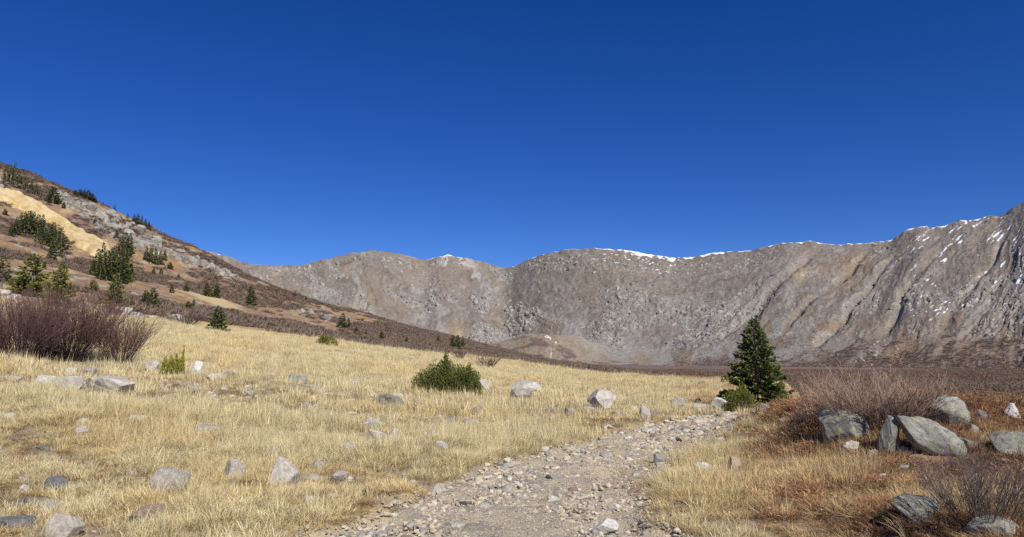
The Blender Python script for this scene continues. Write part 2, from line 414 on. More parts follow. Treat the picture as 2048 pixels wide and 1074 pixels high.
# lower right benches
bench = sstep(1560, 1760, P) * (1 - sstep(.05, .42, Sc)) * sstep(-.02, .04, S)
Z += bench * (4 * fbm(Q / 60, Sc * 9, 3, 98) + 1.2 * ridged(Q / 26, Sc * 14, 3, 99))
n1 = fbm(Q / 70, Sc * 4, 4, 101); n2 = fbm(Q / 16, Sc * 9, 4, 102); n3 = fbm(P / 7, Sc * 50, 3, 103)
c = mixc(col(.235, .2, .165), col(.245, .19, .138), sstep(-.25, .55, .5 * n1 + .9 * n2))
c = mixc(c, col(.22, .2, .182), sstep(.0, .5, -.3 * n1 + .9 * n2))
c = mixc(c, col(.34, .305, .265), sstep(.3, .75, n2 + .5 * n3) * .6)
c = mixc(c, col(.15, .128, .11), sstep(.25, .7, fbm(Q / 9, Sc * 14, 4, 108)) * .6)
c = c * (1 + .13 * fbm(Q / 5, Sc * 18, 3, 109)[..., None]) * col(.9, .885, .865)
chute = sstep(.5, .8, ridged(Q / 52, Sc * .9, 2, 191)) * sstep(.1, .3, Sc) * (1 - sstep(.75, .95, Sc)); c = mixc(c, col(.32, .295, .26), chute * .5)
scree = (1 - sstep(.1, .34, Sc + .1 * n2 - .12 * sstep(.2, .8, ridged(Q / 52, Sc * .9, 2, 191)))) * sstep(-.25, .15, fbm(Q / 40, Sc * 2, 3, 104) + .15); c = mixc(c, col(.29, .275, .255), scree * .85)
tan = (1 - sstep(.03, .2, Sc + .06 * n2)) * sstep(-.1, .3, fbm(Q / 50, Sc * 4, 3, 105) + .1 + .4 * np.exp(-((P - 1050) / 110) ** 2)); c = mixc(c, col(.265, .205, .14), tan * .8)
c = mixc(c, col(.23, .22, .2), crag * .5); c = mixc(c, col(.42, .39, .35), crag * sstep(.3, .7, n3 + .5 * n2) * .5)
ochre = np.exp(-((P - (905 + 90 * (Sc - .2))) / 14) ** 2 - ((Sc - .22) / .12) ** 2) + .8 * np.exp(-((P - 955) / 22) ** 2 - ((Sc - .12) / .025) ** 2) + .7 * np.exp(-((P - 1602) / 14) ** 2 - ((Sc - .72) / .05) ** 2)
c = mixc(c, col(.5, .38, .2), np.clip(ochre * (.7 + .5 * n2), 0, .9))
pale = np.exp(-((P - (905 + 110 * (1 - Sc))) / 40) ** 2) * sstep(.55, .8, Sc) * sstep(-.1, .4, n2); c = mixc(c, col(.46, .43, .4), pale * .8)
brown = sstep(1640, 1800, P) * (1 - sstep(.1, .5, Sc)); c = mixc(c, col(.225, .155, .095), brown * .65)
shr = np.maximum(sstep(1450, 1700, P) * (1 - sstep(.08, .36, Sc + .07 * n1)) * sstep(.05, .5, fbm(Q / 28, Sc * 20, 4, 106, .65)), sstep(1250, 1400, P) * (1 - sstep(.0, .15, S + .07 * n2)) * .9); c = mixc(c, col(.15, .11, .095), shr * .7)
shr2 = (1 - sstep(.0, .09, Sc)) * sstep(.1, .3, fbm(P / 30, S * 60, 3, 107)) * sstep(850, 1000, P); c = mixc(c, col(.12, .085, .075), shr2 * .8)
# snow: a cornice under the crest and wind-blown streaks on the right flank
thick = np.interp(P, [-200, 40, 60, 72, 100, 130, 340, 380, 560, 620, 840, 880, 1000, 1030, 1090, 1180, 1225, 1250, 1300, 1345, 1400, 1430, 1480, 1560, 1640, 1720, 1800, 1830, 1880, 1960, 2010, 2060, 2600],
                  [.0, .02, .06, .07, .07, .05, .008, .010, .006, .005, .007, .018, .004, .012, .010, .008, .016, .045, .035, .05, .035, .032, .016, .018, .014, .012, .020, .020, .030, .026, .006, .004, .02])
snow = sstep(.0, .004, thick * .66 * (1 + 1.3 * fbm(P / 9, 0 * P, 3, 110)) - .0055 - (1 - S)) * (S <= 1.3)
al = P * .8 + Sc * 300 * .6; ac = P * .6 - Sc * 300 * .8
strk = fbm(al / 16, ac / 3.6, 3, 111, .6) + .4 * fbm(al / 90, ac / 26, 2, 112)
snow = np.maximum(snow, sstep(.9, .98, strk + .2 * sstep(1840, 2048, P)) * sstep(1740, 1880, P) * sstep(.24, .36, Sc))
snow = np.maximum(snow, sstep(.72, .8, fbm(P / 7, Sc * 60, 3, 113)) * (np.exp(-((P - (1050 + 60 * (.12 - Sc) / .1)) / 16) ** 2) * (Sc < .2) + np.exp(-((P - 1290) / 90) ** 2) * (Sc > .8)))
c = mixc(c, col(.86, .88, .92), snow)
me = mesh_np('mountain', np.stack([X, Y, Z], -1).reshape(-1, 3), grid_faces(*S.shape), mat_terrain('mountain_rock', .1, .4, 4.0, .72, 1.25), True, {'Col': c.reshape(-1, 3)})
link('mountain', me, kind='structure', label='bare grey brown mountain ridge with snow along its crest')
MT = (S, U, X, Y, Z)

# ------------------------------------------------------------------ patches on the hillside: tailings and crags
def patch(name, top, bot, amp, mat, colf, label, cat, rough, seed, nx=150, nv=60):
    xs = np.linspace(top[0][0], top[-1][0], nx); v = np.linspace(0, 1, nv)
    pt = np.interp(xs, [a for a, b in top], [b for a, b in top]); pb = np.interp(xs, [a for a, b in bot], [b for a, b in bot])
    Vv, PX = np.meshgrid(v, xs, indexing='ij'); PY = pt + (pb - pt) * Vv
    ci = np.linspace(0, nx - 1, 36).round().astype(int); cj = np.linspace(0, nv - 1, 14).round().astype(int)
    _, Yc, _ = march(PX[np.ix_(cj, ci)].ravel(), PY[np.ix_(cj, ci)].ravel(), False)
    Yc = Yc.reshape(14, 36)
    Yr = np.stack([np.interp(np.arange(nx), ci, row) for row in Yc]); Y = np.stack([np.interp(np.arange(nv), cj, Yr[:, k]) for k in range(nx)], 1)
    X = ray(PX, PY)[0] * Y; Z = terrain(X, Y)
    # keep neighbouring samples together where the sheet folds over the skyline
    e = np.minimum(np.minimum(Vv, 1 - Vv) * 4, np.minimum(PX - xs[0], xs[-1] - PX) / 18)
    nz = fbm(PX / 22, PY / 14, 3, seed)
    e = np.clip(e + (.9 if rough else .35) * nz * (e < 1), 0, 1); e = e * e * (3 - 2 * e)
    rr = (ridged(PX / 17 + PY / 40, PY / 9 - PX / 40, 5, seed + 1, .75) * .95 + .15 + .5 * np.floor(3 * (.5 + .5 * fbm(PX / 30, PY / 16, 2, seed + 4))) / 3) if rough else (.8 + .15 * fbm(PX / 25, PY / 18, 3, seed + 2))
    h = amp * e * rr - .7 * (1 - e)
    X = X + .3 * h; Y = Y - .5 * h; Z = Z + .8 * h
    me = mesh_np(name, np.stack([X, Y, Z], -1).reshape(-1, 3), grid_faces(*PX.shape), mat, not rough, {'Col': colf(PX, PY, Vv).reshape(-1, 3)})
    return link(name, me, None, label, cat)

def c_tail(PX, PY, Vv):
    n = fbm(PX / 12 + PY / 30, PY / 8, 4, 121)
    return mixc(mixc(col(.56, .44, .235), col(.47, .34, .155), sstep(-.3, .5, n + .6 * Vv - .2)), col(.58, .5, .34), (1 - sstep(.02, .3, Vv)) * .7)
def c_crag(PX, PY, Vv):
    n = fbm(PX / 9, PY / 7, 4, 122)
    return mixc(mixc(mixc(col(.25, .23, .2), col(.4, .37, .31), sstep(-.2, .5, n)), col(.27, .25, .13), sstep(.3, .6, fbm(PX / 16, PY / 12, 3, 123)) * .6), col(.12, .09, .07), sstep(.35, .6, fbm(PX / 7 + PY / 9, PY / 6, 3, 124)) * .7)
M_tail = mat_terrain('tailings_earth', .7, 4, .15); M_crag = mat_terrain('crag_rock', .5, 2.5, .5, .6, 1.25)
patch('tailings_slope', [(-70, 374), (0, 376), (40, 384), (75, 400), (110, 425), (150, 446), (200, 476), (235, 498)], [(-70, 400), (0, 404), (50, 424), (90, 448), (130, 476), (170, 508), (215, 528), (235, 528)], 2.6, M_tail, c_tail, 'smooth yellow mine tailings spilling down the shrubby hillside', 'tailings', False, 130)
# ------------------------------------------------------------------ rocks
def ico(sub):
    import bmesh
    bm = bmesh.new(); bmesh.ops.create_icosphere(bm, subdivisions=sub, radius=1.0)
    V = np.array([v.co[:] for v in bm.verts]); F = np.array([[v.index for v in f.verts] for f in bm.faces]); bm.free()
    return V, F
_ICO = {k: ico(k) for k in (2, 3, 4, 5)}
def rock_shape(seed, sub=3, planes=13, rough=.05, flat=.75):
    """angular boulder: a unit sphere cut by random planes, roughened; fills about -1..1"""
    r = np.random.default_rng(seed); D, F = _ICO[sub]
    Nn = r.normal(size=(planes, 3)); Nn /= np.linalg.norm(Nn, axis=1)[:, None]
    Nn = np.concatenate([Nn, [[0, 0, -1], [.12, -.1, 1]]]); Nn /= np.linalg.norm(Nn, axis=1)[:, None]
    off = np.concatenate([r.uniform(.5, .84, planes), [.7, flat]])
    dots = D @ Nn.T
    rad = np.min(np.where(dots > .05, off / np.maximum(dots, .05), 9), axis=1)
    rad = np.minimum(rad, 1.15)
    a = D * 2.3 + seed * 3.1
    rad = rad * (1 + rough * fbm(a[:, 0] + a[:, 2] * .7, a[:, 1] - a[:, 2] * .9, 4, seed % 50))
    V = D * rad[:, None]
    V -= (V.max(0) + V.min(0)) / 2; V /= (V.max(0) - V.min(0)) / 2
    return V, F
def outcrop(top, bot, n, lo, hi, seed, label):
    """a crag of overlapping angular blocks bedded in the slope between two photo polylines"""
    r = np.random.default_rng(seed); x0, x1 = top[0][0], top[-1][0]
    px = np.sort(r.uniform(x0, x1, n)); v = r.random(n)
    pt = np.interp(px, *zip(*top)); pb = np.interp(px, *zip(*bot)); py = pt + (pb - pt) * v + 2
    X, Y, Z = march(px, py)
    e = link('rock_outcrop', None, None, label, 'outcrop'); e.location = (X.mean(), Y.mean(), Z.mean()); e.empty_display_size = .1
    for k in range(n):
        key = (seed + k) % 24
        if key not in _blocks:
            V, F = rock_shape(900 + key, 3, 17, .025, .7); _blocks[key] = mesh_np('rock_block', V, F, [M_block, M_block, M_blockd][key % 3], False)
        w = r.uniform(lo, hi) * Y[k] / FPX * (1.2 - .5 * abs(v[k] - .4))
        b = link('rock_block', _blocks[key], e)
        b.scale = (w * r.uniform(.6, 1.2), w * r.uniform(.6, 1.0), w * r.uniform(.45, .9)); b.rotation_euler = (r.normal(-.2, .3), .45 + r.normal(0, .3), r.uniform(-.7, .7))
        b.location = (X[k] - e.location.x, Y[k] - e.location.y, Z[k] + b.scale[2] * .05 - e.location.z)
_blocks = {}
M_block = mat_rock('crag_stone', (.36, .33, .275), (.19, .175, .15)); M_blockd = mat_rock('dark_crag_stone', (.25, .23, .2), (.11, .1, .09), (.27, .26, .12), .6)
outcrop([(108, 381), (150, 394), (200, 417), (280, 455), (320, 476)], [(108, 398), (150, 425), (200, 462), (260, 494), (320, 512)], 170, 4, 13, 140, 'long grey craggy outcrop along the hillside skyline above the tailings')
outcrop([(322, 478), (360, 496), (420, 523), (470, 550)], [(322, 514), (360, 524), (420, 548), (470, 562)], 70, 3.5, 10, 150, 'lower end of the grey outcrop where the skyline dips')
outcrop([(-40, 350), (0, 356), (20, 374)], [(-40, 374), (0, 376), (20, 380)], 16, 6, 12, 160, 'small grey crag at the top of the hillside above the tailings')
outcrop([(604, 624), (630, 624), (660, 632)], [(604, 634), (630, 638), (660, 640)], 14, 4, 9, 170, 'isolated low grey outcrop among shrubs on the lower hillside')
outcrop([(215, 622), (260, 628), (345, 632)], [(215, 632), (260, 640), (345, 642)], 22, 4, 9, 175, 'band of low pale ledges along the bench behind the meadow crest')
M_pale = mat_rock('pale_granite', (.51, .465, .40), (.32, .285, .24))
M_grey = mat_rock('grey_rock', (.40, .37, .325), (.22, .2, .175))
M_dark = mat_rock('dark_rock', (.2, .2, .205), (.1, .1, .105))
M_tanr = mat_rock('tan_rock', (.45, .36, .26), (.3, .23, .16))
M_white = mat_rock('white_quartz_rock', (.66, .63, .58), (.42, .38, .33))
M_lich = mat_rock('lichen_rock', (.31, .30, .265), (.14, .14, .125), (.33, .36, .11), .55)
M_brown = mat_rock('brown_rock', (.3, .22, .16), (.16, .12, .1))
RM = dict(p=M_pale, g=M_grey, d=M_dark, t=M_tanr, w=M_white, l=M_lich, b=M_brown)
_rockmesh = {}
TONE = dict(p='pale', g='grey', d='dark', t='tan', w='whitish', l='lichen speckled', b='brown')
def rock_mesh(seed, sub, m):
    key = (seed, sub, m)
    if key not in _rockmesh:
        V, F = rock_shape(seed, sub, 10 + seed % 6, .045, .6 + .3 * ((seed * 7) % 10) / 10)
        _rockmesh[key] = mesh_np('rock', V, F, RM[m], sub >= 5)
    return _rockmesh[key]
def boulder(px, py, w, h, m, label, group=None, seed=None, name='boulder', tilt=(0, 0), sub=None, deep=.85, bury=.42, rz=None, cat='rock', lift=0):
    """rock whose visible foot stands at photo pixel (px, py), w x h pixels large"""
    seed = int(px * 7 + py) % 97 if seed is None else seed
    X, Y, Z = march([px], [py]); X, Y = X[0], Y[0]
    s = Y / FPX * .93
    wm, hm = w * s, h * s
    Yc = Y + .3 * wm; Xc = X * Yc / Y
    z0 = float(terrain(np.array([Xc]), np.array([Yc]))[0])
    o = link(name, rock_mesh(seed, sub or (5 if w > 55 else 4), m), None, label, cat, group)
    hz = hm / (1 - bury * .5) / 2 * 1.05
    o.scale = (wm / 2, wm / 2 * deep, hz)
    o.location = (Xc, Yc, z0 + hz * (1 - bury * 1.0) + lift * s)
    o.rotation_euler = (math.radians(tilt[1]), math.radians(tilt[0]), (seed % 7 - 3) * .12 if rz is None else rz)
    return o
MB_ = 'pale boulders lying in the dry meadow'
B = boulder
# the lichen boulders on the berm
B(1685, 892, 104, 66, 'l', 'rounded lichen covered boulder at the left foot of the bare willow', seed=3, tilt=(14, -8), bury=.4)
B(1783, 903, 52, 72, 'l', 'upright narrow lichen boulder leaning against the long tilted slab', seed=11, tilt=(22, -5), bury=.35)
B(1856, 908, 165, 54, 'l', 'long tilted slab with yellow green lichen sloping down from the willow', seed=23, tilt=(33, -14), bury=.3, deep=.5, lift=7, rz=.1)
B(1890, 866, 104, 66, 'l', 'blocky dark lichened boulder right of the tilted slab', seed=31, tilt=(-6, 0), bury=.35)
B(1967, 858, 24, 26, 'd', 'small dark stone standing between two lichened boulders', seed=37)
B(2028, 850, 34, 34, 'w', 'whitish block standing at the edge of the red willow flat', seed=41)
B(2022, 897, 96, 40, 'l', 'low broad lichened boulder sunk in tawny grass', seed=44, tilt=(8, 0))
B(1702, 903, 46, 27, 'p', 'split grey stone below the rounded lichen boulder', seed=47)
B(1747, 906, 30, 14, 'w', 'flat whitish stone below the upright boulder', seed=51)
B(1768, 948, 26, 15, 'w', 'small white stone in the rusty grass below the boulders', seed=52)
B(1720, 962, 30, 14, 'p', 'flat pale stone beside dark red ground cover', seed=53)
B(1612, 852, 28, 24, 'd', 'dark stone beside the rounded lichen boulder under brown scrub', seed=54)
B(1530, 836, 52, 17, 'g', 'flat grey slab at the foot of the berm beside the spruce', seed=55, tilt=(-10, 0))
B(1830, 1066, 120, 48, 'l', 'dark sided lichened boulder under the leafless bush by the tawny grass', seed=61, bury=.2)
B(1985, 1080, 110, 36, 'l', 'greenish lichened rock beneath the leafless bush', seed=63)
B(1568, 876, 17, 13, 'w', 'tiny white stone in red ground cover on the berm', seed=64)
B(1471, 942, 32, 32, 't', 'upright pinkish stone with a pale top beside the track', seed=67, tilt=(12, 0))
B(1405, 938, 40, 20, 'w', 'pale flat topped stone beside the smooth track edge', seed=68)
B(1568, 962, 20, 11, 'p', 'small grey stone in the grass right of the track', seed=69)
# the track's larger stones
B(1319, 921, 34, 23, 'g', 'blue grey pointed stone on the smooth side of the track', seed=71, tilt=(-18, 0), name='stone')
B(1360, 918, 38, 13, 'g', 'flat blue grey stone bedded in the track edge', seed=72, name='stone')
B(1389, 850, 17, 12, 'b', 'rust brown stone far along the track', seed=73, name='stone')
B(1208, 1056, 60, 32, 'w', 'large cream block in the track with a flat top', seed=74, name='stone', bury=.2)
B(1246, 1066, 32, 16, 'g', 'grey stone next to the cream block on the track', seed=75, name='stone')
B(1300, 1084, 56, 22, 'd', 'dark grey rounded stone at the track edge below the grass', seed=76, name='stone')
B(1082, 1001, 42, 14, 't', 'smooth flat tan stone in the middle of the track', seed=77, name='stone')
B(1111, 956, 46, 18, 'g', 'broad low grey stone bedded in the track', seed=78, name='stone')
B(874, 980, 20, 21, 'p', 'upright pale stone at the left track edge', seed=79, name='stone')
B(913, 1064, 38, 17, 'p', 'pale angular stone low in the track', seed=80, name='stone')
B(1178, 1000, 30, 11, 'g', 'flat grey stone bedded in the track beside rubble', seed=81, name='stone')
# boulders in the meadow
B(337, 1015, 84, 66, 'p', 'blocky pale boulder with a shaded left face in tall grass', seed=5, bury=.25)
B(566, 988, 64, 60, 'p', 'pointed pale grey boulder in the meadow', seed=14, tilt=(-14, 0))
B(470, 975, 56, 40, 'p', 'pale rounded boulder half hidden by grass stalks beside the pointed one', seed=15)
B(113, 972, 46, 24, 'd', 'dark grey pair shaped stone in the grass', seed=16)
B(100, 1030, 58, 30, 'g', 'grey green slab in grass beside red leaved plants', seed=17, tilt=(20, 0))
B(125, 1088, 66, 46, 'p', 'sharp edged grey slab rising out of flattened grass', seed=18, tilt=(28, 0), deep=.5)
B(28, 1076, 76, 26, 'd', 'dark flat slab under matted dry grass', seed=19)
B(293, 1062, 72, 30, 'b', 'low brownish rock buried in tall grass below the blocky boulder', seed=20)
B(407, 884, 74, 20, 'g', 'long low grey rock in a bare spot of the meadow', seed=21)
B(1204, 823, 62, 38, 'p', 'big rounded pale boulder with a dark left face above the track bend', seed=24, bury=.2)
B(1288, 845, 30, 28, 'p', 'pale upright boulder at the upper track edge', seed=25)
B(1178, 832, 30, 14, 'g', 'low grey rock beside the big rounded boulder', seed=26)
B(1142, 835, 30, 14, 'g', 'flat mottled rock left of the big rounded boulder', seed=27)
B(1356, 812, 30, 18, 'p', 'pale round boulder in rusty grass above the track', seed=28)
B(1442, 824, 42, 26, 'w', 'whitish blocky boulder beside the round juniper', seed=29)
B(1404, 818, 36, 13, 'p', 'flat pale rock left of the whitish blocky boulder', seed=30)
B(1049, 782, 72, 22, 'w', 'long whitish boulder with a dark end on the meadow', seed=32)
B(1043, 801, 50, 20, 'g', 'mottled grey rock just below the long whitish boulder', seed=33)
B(968, 781, 30, 22, 'p', 'pale rock at the right side of the green bush', seed=34)
B(948, 844, 42, 22, 'b', 'brownish rock in the grass between bush and track', seed=35)
B(590, 769, 50, 22, 'l', 'lichen speckled rock on the upper meadow', seed=36)
B(780, 826, 62, 24, 'l', 'low broad lichen speckled rock in the meadow below the bush', seed=38)
B(739, 876, 42, 22, 'p', 'pale rock behind a split pair in the meadow', seed=39)
B(752, 902, 34, 30, 'p', 'left half of a split pale boulder in the meadow', seed=40)
B(785, 904, 28, 28, 'p', 'right half of a split pale boulder in the meadow', seed=42)
B(698, 926, 46, 20, 'p', 'pale knobbly rock in the meadow left of the split boulder', seed=43)
B(880, 922, 34, 20, 'w', 'whitish wedge shaped rock between the split boulder and the track', seed=45)
B(88, 776, 48, 26, 'w', 'white and black streaked boulder in the rock cluster below the large willow', seed=46)
B(140, 786, 60, 28, 'p', 'pale boulder in the middle of the rock cluster below the large willow', seed=48)
B(192, 774, 52, 30, 'p', 'tilted pale boulder in the rock cluster below the large willow', seed=49, tilt=(-16, 0))
B(234, 802, 96, 34, 'p', 'large smooth pinkish grey slab below the rock cluster', seed=50, tilt=(8, -6))
B(225, 768, 34, 18, 'd', 'dark stone at the right end of the rock cluster below the willow', seed=56)
SMALL = [(63, 778, 34, 14), (176, 747, 40, 16), (142, 749, 28, 16), (97, 795, 30, 14), (305, 744, 28, 24), (394, 757, 26, 28), (457, 765, 30, 15), (430, 769, 40, 14), (390, 786, 28, 18), (498, 803, 22, 10), (30, 757, 40, 14), (20, 780, 30, 12),
         (163, 884, 30, 18), (272, 868, 42, 17), (231, 887, 26, 13), (460, 864, 20, 11), (500, 863, 16, 9), (548, 934, 40, 22), (709, 771, 26, 16), (632, 790, 24, 12), (750, 797, 16, 9), (794, 793, 32, 13), (832, 808, 28, 10), (675, 817, 24, 12), (629, 824, 14, 9),
         (940, 857, 26, 14), (876, 848, 20, 13), (902, 850, 22, 14), (1019, 858, 28, 18), (1138, 834, 22, 10), (634, 955, 28, 22), (620, 973, 48, 15), (676, 970, 42, 18), (863, 903, 32, 18), (1396, 806, 12, 10), (1404, 769, 16, 8), (1372, 769, 12, 6), (1268, 830, 18, 9), (1240, 838, 16, 8),
         (1573, 958, 26, 12), (1652, 886, 30, 12), (1540, 905, 16, 10), (620, 1030, 34, 14), (545, 1010, 30, 12), (740, 850, 18, 8), (1090, 812, 16, 8), (330, 870, 18, 9), (15, 845, 26, 12), (690, 1000, 22, 10)]
for k, (a, b, w, h) in enumerate(SMALL):
    B(a, b, w, h, 'pgplpwgp'[k % 8], TONE['pgplpwgp'[k % 8]] + ' small weathered stone half sunk in the dry meadow grass', TONE['pgplpwgp'[k % 8]] + ' small stones scattered over the meadow', seed=(k * 13) % 40 + 100, name='stone', sub=3)
for (a, b, w, h, m, lab) in ((1640, 890, 32, 15, 'l', 'low lichened stone at the lower left of the rounded lichen boulder'), (1805, 928, 30, 14, 'g', 'grey stone bedded in grass below the tilted slab'), (1935, 892, 40, 20, 'l', 'lichened rock bedded at the low end of the tilted slab'),
                             (1948, 872, 30, 16, 'g', 'grey rock right of the blocky dark boulder'), (1592, 866, 28, 14, 'd', 'dark flat rock in the brown scrub on the bank'), (1572, 848, 32, 15, 'g', 'grey rock on the bank between spruce and brown scrub'), (1735, 880, 30, 34, 'd', 'dark rock wedged between the rounded boulder and the upright one'), (1846, 860, 46, 36, 'l', 'lichened rock behind the tilted slab under the willow')):
    B(a, b, w, h, m, lab)
_r = np.random.default_rng(77)
for k in range(120):
    a = _r.uniform(0, 1250); b = _r.uniform(765, 1060) if k < 95 else _r.uniform(735, 800); a = a if k < 95 else _r.uniform(10, 260)
    if b > 860 and a > 620 + (1074 - b) * 2.0: continue
    w = _r.uniform(10, 30) * (.6 + .5 * (b - 700) / 300)
    B(a, b, w, w * _r.uniform(.3, .5), 'pppgpwlt'[k % 8], 'flat ' + TONE['pppgpwlt'[k % 8]] + ' stone almost buried in the dry meadow grass', TONE['pppgpwlt'[k % 8]] + ' buried flat stones in the meadow', seed=(k * 17) % 30 + 150, name='stone', sub=3, bury=.5)
for (a, b, w, h, m, lab) in ((245, 632, 40, 20, 'p', 'pale boulder at the foot of the hillside spruces above the willow'), (275, 640, 26, 12, 'p', 'low pale rock right of the boulder under the hillside spruces'), (28, 598, 24, 12, 'w', 'whitish rock on the bench beside the leftmost spruces'), (8, 592, 24, 14, 'p', 'pale rock on the bench left of the whitish one'),
                      (355, 641, 36, 12, 'w', 'pale rock behind the grey willow on the meadow crest'), (300, 637, 40, 8, 'p', 'low band of pale rock along the meadow crest'), (270, 630, 40, 9, 'g', 'flat grey rock on the bench behind the meadow crest'), (170, 612, 22, 12, 'p', 'pale rock below the pair of bench spruces')):
    B(a, b, w, h, m, lab, sub=3)

# ------------------------------------------------------------------ stones and gravel on the track
def in_track(n, y0, y1, seed, pw=1.0):
    r = np.random.default_rng(seed); Y = y0 * (y1 / y0) ** (r.random(n) ** pw); l, rr = track_lr(Y)
    v = r.random(n); X = l + (rr - l) * v
    cl = fbm(X / .9, Y / 1.3, 3, 181)
    lane = np.maximum(np.exp(-((v - .24) / .1) ** 2), np.exp(-((v - .77) / .11) ** 2))
    dens = track_mask(X, Y) * (.28 + .72 * sstep(-.3, .45, cl + .15)) * (1 - .62 * lane * sstep(6.5, 10, Y)) * (1 - .8 * sstep(.66, .8, v) * sstep(8, 10, Y)) * (1 - .7 * (1 - sstep(.08, .22, v)) * sstep(10, 12, Y))
    k = r.random(n) < dens
    return X[k], Y[k], r
X, Y, r = in_track(900, 5.2, 21, 182)
X, Y = X[:220], Y[:220]
Z = terrain(X, Y)
for k in range(len(X)):
    w = (.0044 * Y[k] + .012) * (.75 + 1.3 * r.random() ** 2.4)
    o = link('track_stone', rock_mesh(200 + k % 12, 2, 'ptgptgpbtpgt'[k % 12]), None, 'loose ' + TONE['ptgptgpbtpgt'[k % 12]] + ' angular stone lying among the rubble of the dirt track', 'stone', TONE['ptgptgpbtpgt'[k % 12]] + ' loose stones on the dirt track')
    o.scale = (w * r.uniform(.8, 1.2), w * r.uniform(.7, 1.1), w * r.uniform(.4, .7)); o.rotation_euler = (r.uniform(-.3, .3), r.uniform(-.3, .3), r.uniform(0, 6.28))
    o.location = (X[k], Y[k], Z[k] + .02 + o.scale[2] * .35)

def scatter(name, protos, pts, rot, scl, idx, tint, label):
    """one 'stuff' object: prototypes instanced on points with geometry nodes"""
    cl = bpy.data.collections.new(name + '_kinds')
    for k, me in enumerate(protos):
        po = bpy.data.objects.new(f'{name}_kind_{k:02d}', me); cl.objects.link(po)
    me = bpy.data.meshes.new(name); n = len(pts)
    me.vertices.add(n); me.vertices.foreach_set('co', np.asarray(pts, np.float32).ravel())
    at = me.attributes.new('rot', 'FLOAT_VECTOR', 'POINT'); at.data.foreach_set('vector', np.asarray(rot, np.float32).ravel())
    at = me.attributes.new('scl', 'FLOAT_VECTOR', 'POINT'); at.data.foreach_set('vector', np.asarray(scl, np.float32).ravel())
    at = me.attributes.new('idx', 'INT', 'POINT'); at.data.foreach_set('value', np.asarray(idx, np.int32))
    at = me.attributes.new('tint', 'FLOAT_COLOR', 'POINT'); at.data.foreach_set('color', np.concatenate([tint, np.ones((n, 1))], 1).astype(np.float32).ravel())
    o = link(name, me, None, label, None, None, 'stuff')
    g = bpy.data.node_groups.new(name, 'GeometryNodeTree')
    g.interface.new_socket('Geometry', in_out='INPUT', socket_type='NodeSocketGeometry'); g.interface.new_socket('Geometry', in_out='OUTPUT', socket_type='NodeSocketGeometry')
    gi = g.nodes.new('NodeGroupInput'); go = g.nodes.new('NodeGroupOutput')
    ci = g.nodes.new('GeometryNodeCollectionInfo'); ci.inputs['Collection'].default_value = cl; ci.inputs['Separate Children'].default_value = True; ci.inputs['Reset Children'].default_value = True
    ip = g.nodes.new('GeometryNodeInstanceOnPoints'); ip.inputs['Pick Instance'].default_value = True
    def na(nm, t):
        a = g.nodes.new('GeometryNodeInputNamedAttribute'); a.data_type = t; a.inputs['Name'].default_value = nm
        return [s for s in a.outputs if s.enabled and s.name == 'Attribute'][0]
    L = g.links.new
    L(gi.outputs[0], ip.inputs['Points']); L(ci.outputs[0], ip.inputs['Instance']); L(na('idx', 'INT'), ip.inputs['Instance Index'])
    er = g.nodes.new('FunctionNodeEulerToRotation'); L(na('rot', 'FLOAT_VECTOR'), er.inputs[0]); L(er.outputs[0], ip.inputs['Rotation'])
    L(na('scl', 'FLOAT_VECTOR'), ip.inputs['Scale']); L(ip.outputs[0], go.inputs[0])
    md = o.modifiers.new('scatter', 'NODES'); md.node_group = g
    return o

k = N('gravel_stone'); nn = k.noise(6, 4, .6, k.obj())
k.l(k.mix(1.0, k.ramp(nn, [(.3, (.7,) * 3), (.7, (1.15,) * 3)]), k.attr('tint', 'INSTANCER').outputs['Color'], 'MULTIPLY'), k.b.inputs['Base Color']); M_grav = k.m
gp = []
for q in range(8):
    V, F = rock_shape(300 + q, 2, 11, .05); gp.append(mesh_np('gravel_stone', V, F, M_grav, False))
X, Y, r = in_track(70000, 3.5, 24, 191, .9); n = len(X); Z = terrain(X, Y)
w = (.0009 * Y + .0025) * (.5 + 4.0 * r.random(n) ** 6)
sc = np.stack([w * r.uniform(.8, 1.25, n), w * r.uniform(.7, 1.1, n), w * r.uniform(.4, .75, n)], 1)
tn = np.array([(.47, .41, .31), (.38, .345, .28), (.5, .41, .28), (.27, .25, .22), (.57, .5, .4), (.42, .35, .25)])[r.integers(0, 6, n)]
scatter('gravel', gp, np.stack([X, Y, Z + .022 + sc[:, 2] * .3], 1), np.stack([r.uniform(-.4, .4, n), r.uniform(-.4, .4, n), r.uniform(0, 6.28, n)], 1), sc, r.integers(0, 8, n), tn, 'loose gravel and rubble strewn along the dirt track')

